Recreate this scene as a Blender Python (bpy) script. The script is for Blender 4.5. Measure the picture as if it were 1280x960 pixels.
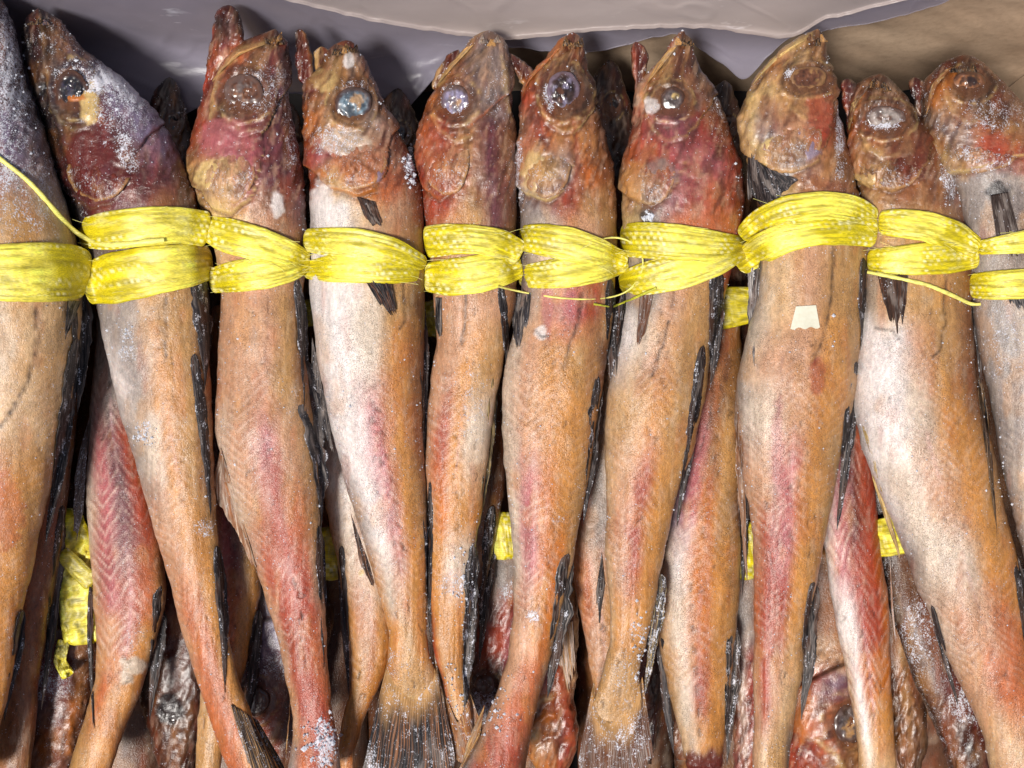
import bpy, math, random
import numpy as np
from mathutils import Vector
# ------------------------------------------------------------------ camera, sky, sun, exposure
H = 0.80                      # camera height over the top layer of fish (metres)
PX = 0.0005                   # one photo pixel at z = 0
sc = bpy.context.scene
for o in list(bpy.data.objects): bpy.data.objects.remove(o)
cam = bpy.data.cameras.new('camera'); cam.sensor_width = 36; cam.lens = 36*H/0.64; cam.clip_end = 50; cam.clip_start = 0.01
co = bpy.data.objects.new('camera', cam); sc.collection.objects.link(co); co.location = (0, 0, H); sc.camera = co
sc.render.resolution_x = 1024; sc.render.resolution_y = 768
SUN_DIR = Vector((-0.30, -0.30, 1.0)).normalized()     # towards the sun
w = bpy.data.worlds.new('World'); sc.world = w; w.use_nodes = True
nt = w.node_tree; bg = nt.nodes['Background']; sky = nt.nodes.new('ShaderNodeTexSky')
sky.sky_type = 'NISHITA'; sky.sun_disc = False
sky.sun_elevation = math.asin(SUN_DIR.z); sky.sun_rotation = math.atan2(SUN_DIR.x, SUN_DIR.y)
sky.air_density = 1.0; sky.dust_density = 3.0; sky.ozone_density = 1.0
nt.links.new(sky.outputs[0], bg.inputs[0]); bg.inputs[1].default_value = 0.052
sl = bpy.data.lights.new('sun', 'SUN'); sl.energy = 2.7; sl.angle = math.radians(12); sl.color = (1.0, 0.955, 0.90)
so = bpy.data.objects.new('sun', sl); sc.collection.objects.link(so)
so.rotation_euler = SUN_DIR.to_track_quat('Z', 'Y').to_euler()
sc.view_settings.view_transform = 'Standard'; sc.view_settings.look = 'None'
sc.view_settings.exposure = 0.58; sc.view_settings.gamma = 1; sc.view_settings.use_curve_mapping = False
C = sc.collection
rng = np.random.RandomState(7); random.seed(7)

# ------------------------------------------------------------------ numeric helpers
def hsh(i, j, k, s):
    n = (i*374761393 + j*668265263 + k*2147483647 + s*974711) & 0xffffffff
    n = ((n ^ (n >> 13))*1274126177) & 0xffffffff
    return (((n ^ (n >> 16)) & 0xffff)/65535.0)*2 - 1
def vn(x, y, s=0):
    x = np.asarray(x, float); y = np.asarray(y, float)
    i = np.floor(x).astype(np.int64); j = np.floor(y).astype(np.int64)
    fx = x-i; fy = y-j; fx = fx*fx*fx*(fx*(fx*6-15)+10); fy = fy*fy*fy*(fy*(fy*6-15)+10)
    a = hsh(i, j, 0, s); b = hsh(i+1, j, 0, s); c = hsh(i, j+1, 0, s); d = hsh(i+1, j+1, 0, s)
    return (a*(1-fx)+b*fx)*(1-fy) + (c*(1-fx)+d*fx)*fy
def fbm(x, y, s=0, o=3):
    r = 0; a = 1; t = 0
    for k in range(o):
        r = r + a*vn(x*2**k+17.3*k, y*2**k-9.1*k, s+k*31); t += a; a *= .5
    return r/t
def sstep(a, b, x):
    t = np.clip((x-a)/(b-a), 0, 1); return t*t*(3-2*t)
def lin(c):
    c = np.array(c, float)/255; return np.where(c <= .04045, c/12.92, ((c+.055)/1.055)**2.4)
def W(px, py, z):
    k = PX*(H-z)/H
    return np.stack([(px-640)*k, (480-py)*k, z+0*px], -1)
def soft(a, b, e): return .5*(a+b+np.sqrt((a-b)**2+e*e))
def smooth(a, s):
    if s < .5: return a
    r = int(3*s)+1; k = np.exp(-.5*(np.arange(-r, r+1)/s)**2); k /= k.sum()
    l = a[0]-(a[1:r+1][::-1]-a[0]) if len(a) > r else np.full(r, a[0])
    e = a[-1]-(a[-r-1:-1][::-1]-a[-1]) if len(a) > r else np.full(r, a[-1])
    return np.convolve(np.concatenate([l, a, e]), k, 'valid')
def dist_poly(X, Y, pts):
    d = np.full(X.shape, 1e9)
    for (x0, y0), (x1, y1) in zip(pts[:-1], pts[1:]):
        vx, vy = x1-x0, y1-y0; L = vx*vx+vy*vy+1e-9
        t = np.clip(((X-x0)*vx+(Y-y0)*vy)/L, 0, 1)
        d = np.minimum(d, np.hypot(X-x0-t*vx, Y-y0-t*vy))
    return d
PAL = dict(w=(222,212,206), W=(202,182,160), P=(188,140,106), V=(172,96,98), R=(158,66,44), r=(184,102,60), D=(92,32,28),
           O=(186,106,38), o=(194,132,66), T=(180,136,84), t=(200,163,120), B=(136,88,54), b=(94,58,38), K=(48,34,28), G=(146,134,126),
           g=(96,84,80), Y=(212,180,116), M=(108,62,66), U=(134,126,150), u=(66,60,78), E=(112,132,144), N=(24,22,25), n=(44,42,46))
PAL = {k: lin(v) for k, v in PAL.items()}

# ------------------------------------------------------------------ meshes
def mesh_obj(name, V, F, mat, parent=None, col=None, fx=None, origin=None, smooth_=True):
    V = np.asarray(V, float).reshape(-1, 3)
    if parent is not None: V = V - np.array(parent.location)
    elif origin is not None: V = V - np.array(origin)
    me = bpy.data.meshes.new(name)
    F = np.asarray(F, np.int32); nf, k = F.shape
    me.vertices.add(len(V)); me.vertices.foreach_set('co', V.astype(np.float32).ravel())
    me.loops.add(nf*k); me.loops.foreach_set('vertex_index', F.ravel())
    me.polygons.add(nf); me.polygons.foreach_set('loop_start', np.arange(0, nf*k, k, dtype=np.int32))
    me.polygons.foreach_set('use_smooth', np.full(nf, smooth_))
    me.update(calc_edges=True); me.validate()
    for nm, a in (('Col', col), ('fx', fx)):
        if a is not None:
            a = np.asarray(a, float); a = np.broadcast_to(a, (len(V), a.shape[-1])) if a.ndim == 1 else a.reshape(-1, a.shape[-1])
            if a.shape[1] == 3: a = np.concatenate([a, np.ones((len(a), 1))], 1)
            at = me.color_attributes.new(nm, 'FLOAT_COLOR', 'POINT'); at.data.foreach_set('color', a.astype(np.float32).ravel())
    me.materials.append(mat)
    o = bpy.data.objects.new(name, me); C.objects.link(o)
    if parent is not None: o.parent = parent
    elif origin is not None: o.location = origin
    return o
def gridF(nu, nv, wrap=False):
    i = np.arange(nu-1)[:, None]; j = np.arange(nv if wrap else nv-1)[None, :]; j2 = (j+1) % nv
    return np.stack([i*nv+j, i*nv+j2, (i+1)*nv+j2, (i+1)*nv+j], -1).reshape(-1, 4)
def thing(name, label, cat, loc, group=None):
    o = bpy.data.objects.new(name, None); o.empty_display_size = .02; C.objects.link(o); o.location = loc
    o['label'] = label; o['category'] = cat
    if group: o['group'] = group
    bpy.context.view_layer.update()
    return o
def tag(o, label=None, cat=None, group=None, kind=None):
    for k, v in (('label', label), ('category', cat), ('group', group), ('kind', kind)):
        if v: o[k] = v
    return o

# ------------------------------------------------------------------ materials
def newmat(name):
    m = bpy.data.materials.new(name); m.use_nodes = True; t = m.node_tree
    return m, t, t.nodes['Principled BSDF'], t.links.new
def nd(t, typ, **k):
    n = t.nodes.new(typ)
    for a, v in k.items():
        if isinstance(a, str) and a.startswith('i_'): n.inputs[a[2:].replace('_', ' ')].default_value = v
        else: setattr(n, a, v)
    return n
def coords(t, scale):
    tc = nd(t, 'ShaderNodeTexCoord'); mp = nd(t, 'ShaderNodeMapping'); mp.inputs['Scale'].default_value = scale
    t.links.new(tc.outputs['Object'], mp.inputs[0]); return mp.outputs[0]
def ramp(t, src, a, b):
    n = nd(t, 'ShaderNodeMapRange'); n.inputs[1].default_value = a; n.inputs[2].default_value = b; t.links.new(src, n.inputs[0]); return n.outputs[0]
def mth(t, op, a, b=None):
    n = nd(t, 'ShaderNodeMath', operation=op)
    for i, v in enumerate((a, b)):
        if v is None: continue
        if isinstance(v, (int, float)): n.inputs[i].default_value = v
        else: t.links.new(v, n.inputs[i])
    return n.outputs[0]
def mixc(t, f, a, b, mode='MIX'):
    n = nd(t, 'ShaderNodeMix', data_type='RGBA', blend_type=mode)
    for i, v in ((0, f), (6, a), (7, b)):
        if isinstance(v, (int, float)): n.inputs[i].default_value = v
        elif isinstance(v, tuple): n.inputs[i].default_value = v
        else: t.links.new(v, n.inputs[i])
    return n.outputs[2]
def noise(t, scale, vec, sc_=1.0, det=2.0, rough=.5):
    n = nd(t, 'ShaderNodeTexNoise'); n.inputs['Scale'].default_value = sc_; n.inputs['Detail'].default_value = det; n.inputs['Roughness'].default_value = rough
    t.links.new(coords(t, scale) if vec is None else vec, n.inputs['Vector']); return n.outputs[0]

def organic(name, rough=.33, sss=.05, speck=(.05, .026, .018, 1), gloss=.45, bumpd=.0004, coat=.22):
    """skin: painted pigment (Col) + pores, frost grains; fx = (frost, speck, wet)"""
    m, t, p, L = newmat(name)
    ca = nd(t, 'ShaderNodeVertexColor', layer_name='Col'); fx = nd(t, 'ShaderNodeVertexColor', layer_name='fx')
    sp = nd(t, 'ShaderNodeSeparateColor'); L(fx.outputs[0], sp.inputs[0])
    base = ca.outputs[0]
    # fine tone variation
    n1 = noise(t, (700, 260, 700), None, 1, 3)
    v = ramp(t, n1, .3, .7); hsv = nd(t, 'ShaderNodeHueSaturation'); L(base, hsv.inputs['Color'])
    n6 = ramp(t, noise(t, (1900, 1300, 1900), None, 1, 2, .6), .3, .7); L(mth(t, 'ADD', mth(t, 'ADD', mth(t, 'MULTIPLY', v, .30), mth(t, 'MULTIPLY', n6, .14)), .78), hsv.inputs['Value']); base = hsv.outputs[0]
    # pores / dark dashes
    n2 = noise(t, (2700, 1500, 2700), None, 1, 1.5, .6)
    dashes = ramp(t, n2, .56, .64)
    n3 = noise(t, (70, 40, 70), None, 1, 2)
    dm = mth(t, 'MULTIPLY', mth(t, 'MULTIPLY', dashes, sp.outputs[1]), mth(t, 'ADD', ramp(t, n3, .35, .65), .35))
    dm = mth(t, 'MINIMUM', mth(t, 'MULTIPLY', dm, .80), .7)
    base = mixc(t, dm, base, speck)
    # frost grains: small random cells
    vo = nd(t, 'ShaderNodeTexVoronoi'); vo.inputs['Scale'].default_value = 1; L(coords(t, (1500, 1300, 1500)), vo.inputs['Vector'])
    sc2 = nd(t, 'ShaderNodeSeparateColor'); L(vo.outputs['Color'], sc2.inputs[0])
    n4 = noise(t, (230, 170, 230), None, 1, 4, .65)
    n5 = noise(t, (1300, 900, 1300), None, 1, 2, .6)
    thr = mth(t, 'ADD', mth(t, 'MULTIPLY', sc2.outputs[0], .30), mth(t, 'ADD', mth(t, 'MULTIPLY', n4, .7), mth(t, 'MULTIPLY', n5, .55)))
    fr = ramp(t, mth(t, 'ADD', thr, mth(t, 'MULTIPLY', sp.outputs[0], .62)), 1.12, 1.30)
    vg = nd(t, 'ShaderNodeTexVoronoi'); vg.inputs['Scale'].default_value = 1; L(coords(t, (1150, 1000, 1150)), vg.inputs['Vector'])
    sg = nd(t, 'ShaderNodeSeparateColor'); L(vg.outputs['Color'], sg.inputs[0])
    gr = mth(t, 'MULTIPLY', mth(t, 'LESS_THAN', vg.outputs['Distance'], .36), mth(t, 'GREATER_THAN', mth(t, 'ADD', sg.outputs[0], mth(t, 'ADD', mth(t, 'MULTIPLY', sp.outputs[0], .16), mth(t, 'MULTIPLY', n4, .55))), 1.29))
    fr = mth(t, 'MULTIPLY', mth(t, 'MAXIMUM', fr, mth(t, 'MULTIPLY', gr, .8)), .88)
    base = mixc(t, fr, base, (.74, .74, .80, 1))
    L(base, p.inputs['Base Color'])
    rr = mth(t, 'SUBTRACT', mth(t, 'ADD', mth(t, 'MULTIPLY', n1, .18), rough-.02), mth(t, 'MULTIPLY', sp.outputs[2], .22))
    L(mth(t, 'ADD', rr, mth(t, 'MULTIPLY', fr, .4)), p.inputs['Roughness'])
    p.inputs['Specular IOR Level'].default_value = gloss; p.inputs['Coat Roughness'].default_value = .30
    L(mth(t, 'MULTIPLY', mth(t, 'MAXIMUM', mth(t, 'SUBTRACT', sp.outputs[2], .30), 0.0), coat*3), p.inputs['Coat Weight'])
    p.inputs['Subsurface Weight'].default_value = sss; p.inputs['Subsurface Radius'].default_value = (1, .35, .15); p.inputs['Subsurface Scale'].default_value = .004
    b = nd(t, 'ShaderNodeBump'); b.inputs['Strength'].default_value = .8; b.inputs['Distance'].default_value = bumpd
    hh = mth(t, 'ADD', mth(t, 'ADD', n5, mth(t, 'MULTIPLY', fr, .8)), mth(t, 'SUBTRACT', mth(t, 'MULTIPLY', n1, .8), mth(t, 'MULTIPLY', dm, .6)))
    L(hh, b.inputs['Height']); L(b.outputs[0], p.inputs['Normal'])
    return m
M_SKIN = organic('fish_skin')
M_FIN = organic('dried_fin', rough=.52, sss=0, gloss=.3, bumpd=.0002, coat=0)
M_EYE = organic('clouded_eye', coat=.45, rough=.34, sss=.05, gloss=.5, bumpd=.00006)

m, t, p, L = newmat('yellow_twine'); M_TW = m
ca = nd(t, 'ShaderNodeVertexColor', layer_name='Col'); fxn = nd(t, 'ShaderNodeVertexColor', layer_name='fx')
n = noise(t, (190, 2600, 900), None, 1, 3); n2 = noise(t, (900, 900, 900), None, 1, 2)
hs = nd(t, 'ShaderNodeHueSaturation'); L(ca.outputs[0], hs.inputs['Color']); L(mth(t, 'ADD', mth(t, 'MULTIPLY', ramp(t, n, .3, .7), .62), .68), hs.inputs['Value'])
L(hs.outputs[0], p.inputs['Base Color']); p.inputs['Roughness'].default_value = .36; p.inputs['Specular IOR Level'].default_value = .5
p.inputs['Coat Weight'].default_value = .1; p.inputs['Coat Roughness'].default_value = .3; p.inputs['Subsurface Weight'].default_value = .15; p.inputs['Subsurface Scale'].default_value = .003; p.inputs['Subsurface Radius'].default_value = (1, .9, .2)
b = nd(t, 'ShaderNodeBump'); b.inputs['Strength'].default_value = .6; b.inputs['Distance'].default_value = .0004
L(mth(t, 'ADD', n, mth(t, 'MULTIPLY', n2, .4)), b.inputs['Height']); L(b.outputs[0], p.inputs['Normal'])

m, t, p, L = newmat('brown_cardboard'); M_CARD = m
n = noise(t, (16, 16, 18), None, 1, 5, .6); n2 = noise(t, (240, 240, 240), None, 1, 4, .65)
c1 = mixc(t, ramp(t, n, .3, .72), (.40, .28, .19, 1), (.50, .37, .26, 1)); c1 = mixc(t, mth(t, 'MULTIPLY', ramp(t, n2, .45, .75), .25), c1, (.13, .08, .05, 1))
L(c1, p.inputs['Base Color']); L(mth(t, 'ADD', mth(t, 'MULTIPLY', n, .35), .25), p.inputs['Roughness'])
b = nd(t, 'ShaderNodeBump'); b.inputs['Strength'].default_value = .5; b.inputs['Distance'].default_value = .003
L(mth(t, 'ADD', n, mth(t, 'MULTIPLY', n2, .1)), b.inputs['Height']); L(b.outputs[0], p.inputs['Normal'])

m, t, p, L = newmat('box_floor_film'); M_FLOOR = m
n = noise(t, (20, 20, 20), None, 1, 5, .6); L(mixc(t, n, (.010, .009, .009, 1), (.035, .032, .033, 1)), p.inputs['Base Color']); p.inputs['Roughness'].default_value = .8; p.inputs['Specular IOR Level'].default_value = .1

def film(name, opac, tint):
    m, t, p, L = newmat(name)
    n = noise(t, (9, 30, 14), None, 1, 5, .55); n2 = noise(t, (60, 140, 60), None, 1, 4, .6)
    tc = nd(t, 'ShaderNodeTexCoord'); mp = nd(t, 'ShaderNodeMapping'); mp.inputs['Rotation'].default_value = (0, 0, .9); mp.inputs['Scale'].default_value = (22, 150, 30); L(tc.outputs['Object'], mp.inputs[0])
    sa = noise(t, None, mp.outputs[0], 1, 4, .7); sb = noise(t, (11, 11, 11), None, 1, 2); sf = mth(t, 'MULTIPLY', ramp(t, sa, .56, .66), ramp(t, sb, .56, .66))
    p.inputs['Roughness'].default_value = .28; bc = mixc(t, mth(t, 'MULTIPLY', sf, .7), tint, (.85, .85, .9, 1)); L(bc, p.inputs['Base Color'])
    tl = nd(t, 'ShaderNodeBsdfTranslucent'); tl.inputs[0].default_value = tint
    tr = nd(t, 'ShaderNodeBsdfTransparent')
    b = nd(t, 'ShaderNodeBump'); b.inputs['Strength'].default_value = .5; b.inputs['Distance'].default_value = .0018
    L(mth(t, 'ADD', n, mth(t, 'MULTIPLY', n2, .3)), b.inputs['Height']); L(b.outputs[0], p.inputs['Normal'])
    m1 = nd(t, 'ShaderNodeMixShader'); m1.inputs[0].default_value = .35; L(p.outputs[0], m1.inputs[1]); L(tl.outputs[0], m1.inputs[2])
    m2 = nd(t, 'ShaderNodeMixShader'); L(mth(t, 'ADD', mth(t, 'MULTIPLY', sf, .35), mth(t, 'ADD', mth(t, 'MULTIPLY', n, .25), opac-.12)), m2.inputs[0]); L(tr.outputs[0], m2.inputs[1]); L(m1.outputs[0], m2.inputs[2])
    L(m2.outputs[0], t.nodes['Material Output'].inputs[0]); return m
M_FILM = film('milky_plastic_film', .46, (.74, .64, .60, 1))
M_FILM2 = film('shade_tinted_film', .48, (.46, .43, .53, 1))  # bluish shade on the liner is tinted into this film's colour

m, t, p, L = newmat('frost'); M_ICE = m
p.inputs['Base Color'].default_value = (.66, .68, .74, 1); p.inputs['Roughness'].default_value = .45; p.inputs['Subsurface Weight'].default_value = 0
m, t, p, L = newmat('label_paper'); M_PAPER = m
n = noise(t, (500, 500, 500), None, 1, 3); L(mixc(t, n, (.60, .57, .42, 1), (.76, .73, .60, 1)), p.inputs['Base Color']); p.inputs['Roughness'].default_value = .7

# ------------------------------------------------------------------ the box
def slab(name, a, b, c, d, th, mat, parent):
    """a..d: inner corners counter-clockwise seen from inside; thickness outward"""
    a, b, c, d = map(Vector, (a, b, c, d)); n_ = (b-a).cross(d-a).normalized()*-th
    V = [a, b, c, d, a+n_, b+n_, c+n_, d+n_]
    F = [(0,1,2,3), (7,6,5,4), (0,4,5,1), (1,5,6,2), (2,6,7,3), (3,7,4,0)]
    return mesh_obj(name, [tuple(v) for v in V], F, mat, parent, smooth_=False)
ZF = -.165; ZT = .07
box = thing('cardboard_box', 'open brown cardboard box holding the packed fish, its far wall showing behind the heads', 'box', (0, 0, ZF))
yb, yt = .220, .262; xs, xt = .37, .40; fb, ft = -.33, -.36
nx, nz = 200, 60
gx = np.linspace(-xt, xt, nx)[:, None]*np.ones((1, nz)); gz = np.linspace(ZF, ZT, nz)[None, :]*np.ones((nx, 1))
k = (gz-ZF)/(ZT-ZF); gy = yb+(yt-yb)*k + .0030*fbm(gx*12, gz*14, 3, 3) + .0012*fbm((gx+gz*1.4)*40, (gx-gz)*7, 9, 2)
front = np.stack([gx, gy, gz], -1); back = front+np.array([0, .004, 0])
Vw = np.concatenate([front.reshape(-1, 3), back.reshape(-1, 3)]); Fg = gridF(nx, nz)
rim = [((i)*nz+nz-1, (i+1)*nz+nz-1, nx*nz+(i+1)*nz+nz-1, nx*nz+i*nz+nz-1) for i in range(nx-1)]
mesh_obj('box_wall', Vw, np.concatenate([Fg[:, ::-1], Fg+nx*nz, np.array(rim)]), M_CARD, box)['label'] = 'far wall of the box, damp and creased'
slab('box_wall', (-xs, fb, ZF), (-xs, yb, ZF), (-xt, yt, ZT), (-xt, ft, ZT), .004, M_CARD, box)
slab('box_wall', (xs, yb, ZF), (xs, fb, ZF), (xt, ft, ZT), (xt, yt, ZT), .004, M_CARD, box)
slab('box_wall', (xs, fb, ZF), (-xs, fb, ZF), (-xt, ft, ZT), (xt, ft, ZT), .004, M_CARD, box)
slab('box_floor', (-xs, fb, ZF), (xs, fb, ZF), (xs, yb, ZF), (-xs, yb, ZF), .004, M_FLOOR, box)
tab = slab('table_top', (-.9, -.9, ZF-.006), (.9, -.9, ZF-.006), (.9, .9, ZF-.006), (-.9, .9, ZF-.006), .03, M_FLOOR, None); tab['kind'] = 'structure'

# ------------------------------------------------------------------ plastic liner
def sheet(name, edge, zfun, mat, label, seed, ny=70, top=-70, x0=None, x1=None, hem=False):
    xs_ = [e[0] for e in edge]; x0 = xs_[0] if x0 is None else x0; x1 = xs_[-1] if x1 is None else x1
    nu = int((x1-x0)/4); X = np.linspace(x0, x1, nu)
    E = smooth(np.interp(X, xs_, [e[1] for e in edge]), 2.0) + 1.5*fbm(X/14, X*0, seed)+ 2.5*fbm(X/50, X*0, seed+3)
    B = np.linspace(0, 1, ny)[None, :]; XX = X[:, None]*np.ones((1, ny)); YY = top+(E[:, None]-top)*B
    Z = zfun(XX, YY) + .0040*fbm(XX/190+YY/120, YY/90-XX/300, seed, 2) + .0003*fbm(XX/35+YY/22, (YY*2-XX)/60, seed+5, 3)
    r = 1-np.abs(fbm(XX/120+YY/130, (YY-XX*.45)/45, seed+8, 2))*2.2; Z += .003*np.clip(r-.75, 0, 1)
    if hem:
        Z += .004*sstep(5, 0, E[:, None]-YY)
    V = W(XX, YY, Z); n_ = nu*ny
    V2 = V-np.array([0, 0, .00025]); F = gridF(nu, ny)
    er = [(i*ny+ny-1, n_+i*ny+ny-1, n_+(i+1)*ny+ny-1, (i+1)*ny+ny-1) for i in range(nu-1)]
    o = mesh_obj(name, np.concatenate([V.reshape(-1, 3), V2.reshape(-1, 3)]), np.concatenate([F[:, ::-1], F+n_, np.array(er)]), mat, LINER)
    if label: o['label'] = label
    return o
LINER = thing('plastic_liner', 'milky translucent plastic bag liner hanging over the far box wall behind the fish heads', 'plastic bag', (0, .24, -.01))
sheet('inner_layer', [(-80, 240), (60, 240), (190, 165), (240, 140), (300, 110), (380, 118), (470, 185), (500, 150), (560, 78), (640, 58), (690, 66), (740, 68), (790, 54), (850, 40), (880, 66), (915, 88), (928, 108), (945, 88), (975, 56), (1000, 38)],
      lambda X, Y: soft(-.004-.00104*Y, -.058-.00010*Y, .016), M_FILM2, 'grey inner layer of the liner, bluish shade tinted in, reaching down between the heads', 11)
sheet('folded_flap', [(-80, -30), (300, -10), (400, 12), (480, 28), (560, 42), (637, 52), (729, 40), (820, 35), (900, 37), (975, 50), (1000, 44), (1030, 24), (1090, 12), (1180, -12), (1200, -24)],
      lambda X, Y: soft(.006-.00095*Y, -.034, .012)+.016*np.exp(-((X-790)/210.)**2)*sstep(-40, 40, Y)+.008*sstep(900, 1000, X), M_FILM, 'brighter outer flap of the liner with a wavy lower edge', 21, hem=True)
sheet('torn_edge', [(985, 44), (1030, 40), (1090, 30), (1150, 14), (1200, -6), (1240, -30)],
      lambda X, Y: .002-.00095*Y, M_FILM2, 'thin lower strip of film at the torn end of the liner', 31)

# ------------------------------------------------------------------ fish
P_EXP = 2.25
BODIES = []
class Body:
    pass
def geom(rows, z0, k=.78, cap_top=14, cap_bot=0, sm=4.5, wob=1.2, seed=0, flat=None):
    g = Body(); ys = [r[0] for r in rows]
    g.y0, g.y1 = ys[0], ys[-1]; n = int(g.y1-g.y0)+1; Y = np.linspace(g.y0, g.y1, n)
    L_ = smooth(np.interp(Y, ys, [r[1] for r in rows]), sm); R_ = smooth(np.interp(Y, ys, [r[2] for r in rows]), sm)
    L_ = L_+wob*fbm(Y/18, Y*0, seed+1); R_ = R_+wob*fbm(Y/18, Y*0+5, seed+2)
    hw = np.maximum((R_-L_)/2, 1.0); c = (L_+R_)/2; capf = np.ones(n)
    if cap_top: capf *= np.sqrt(np.clip(1-(1-np.clip((Y-g.y0)/cap_top, 0, 1))**2, .0, 1))
    if cap_bot: capf *= np.sqrt(np.clip(1-(1-np.clip((g.y1-Y)/cap_bot, 0, 1))**2, .0, 1))
    g.hw = hw*np.maximum(capf, .02); g.c = c; g.dep = k*smooth(hw, 6)*PX*np.maximum(capf, .02); g.Y = Y; g.z0 = z0
    if flat: g.dep = g.dep*(1-.86*sstep(flat[0], flat[1], Y)); g.z0 = z0
    def topz(px, py):
        c_ = np.interp(py, Y, g.c); h_ = np.interp(py, Y, g.hw); d_ = np.interp(py, Y, g.dep)
        v = np.abs((px-c_)/h_); ins = (v < 1) & (py >= g.y0) & (py <= g.y1)
        return np.where(ins, z0+d_*np.clip(1-np.clip(v, 0, 1)**P_EXP, 0, 1)**(1/P_EXP), z0-.004-.0002*0*v), ins
    g.topz = topz
    return g
def colour_grid(spec, PY, V):
    ys = sorted(spec); A = np.array([[PAL[ch] for ch in spec[y]] for y in ys])      # ny,5,3
    vs = np.array([-1, -.5, 0, .5, 1.])
    yi = np.clip(np.interp(PY, ys, np.arange(len(ys))), 0, len(ys)-1); vi = np.interp(V, vs, np.arange(5))
    y_ = np.minimum(np.floor(yi).astype(int), len(ys)-1); y2 = np.minimum(y_+1, len(ys)-1); fy = (yi-y_); fy = (fy*fy*(3-2*fy))[..., None]
    v_ = np.minimum(np.floor(vi).astype(int), 4); v2 = np.minimum(v_+1, 4); fv = (vi-v_); fv = (fv*fv*(3-2*fv))[..., None]
    return (A[y_, v_]*(1-fv)+A[y_, v2]*fv)*(1-fy)+(A[y2, v_]*(1-fv)+A[y2, v2]*fv)*fy
def blend(col, k, c): return col*(1-k[..., None])+k[..., None]*c
def pigment(col, X, PY, s):
    st = fbm(X/3.2, PY/34, s+15, 3); col = col*(1+.15*st)[..., None]
    col = col*(1+.15*fbm(X/11, PY/15, s+17, 4))[..., None]*(1+.14*fbm(X/2.6, PY/4, s+18, 2))[..., None]
    col = blend(col, .26*sstep(.2, .62, fbm(X/16, PY/60, s+19, 3)), lin((172, 80, 38)))
    col = blend(col, .30*sstep(.15, .6, fbm(X/20, PY/46, s+23, 3)), lin((200, 140, 68)))
    col = blend(col, .16*sstep(.15, .55, fbm(X/5, PY/22, s+27, 3)), lin((226, 206, 180)))
    bk = sstep(.0, .5, fbm(X/12, PY/90, s+29, 3)); col = blend(col, .18*bk, lin((120, 78, 44)))
    return col
def head_pigment(col, X, PY, s, hm, hp=1.0):
    fib = 1-2*np.abs(fbm((X+.2*PY)/5, (PY-.3*X)/26, s+50, 3)); fi2 = 1-2*np.abs(fbm((X+.5*PY)/9, (PY-.7*X)/40, s+49, 3))
    col = col*(1+hm*(.30*(fib-.45)+.34*(fi2-.45)))[..., None]
    col = blend(col, hm*.42*hp*sstep(.05, .55, fbm(X/24, PY/26, s+55, 2)), lin((146, 66, 40)))
    col = blend(col, hm*.30*hp*sstep(.12, .6, fbm(X/18, PY/34, s+57, 3)), lin((206, 160, 108)))
    col = blend(col, hm*.55*sstep(.12, .5, fbm((X+.4*PY)/9, (PY-.4*X)/24, s+59, 3)), lin((70, 38, 30)))
    col = blend(col, hm*.35*hp*sstep(.2, .5, fbm((X+.3*PY)/3.5, (PY-.3*X)/22, s+60, 3)), lin((226, 190, 150)))
    return col*(1-hm[..., None]*np.array([.28, .35, .32]))
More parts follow.
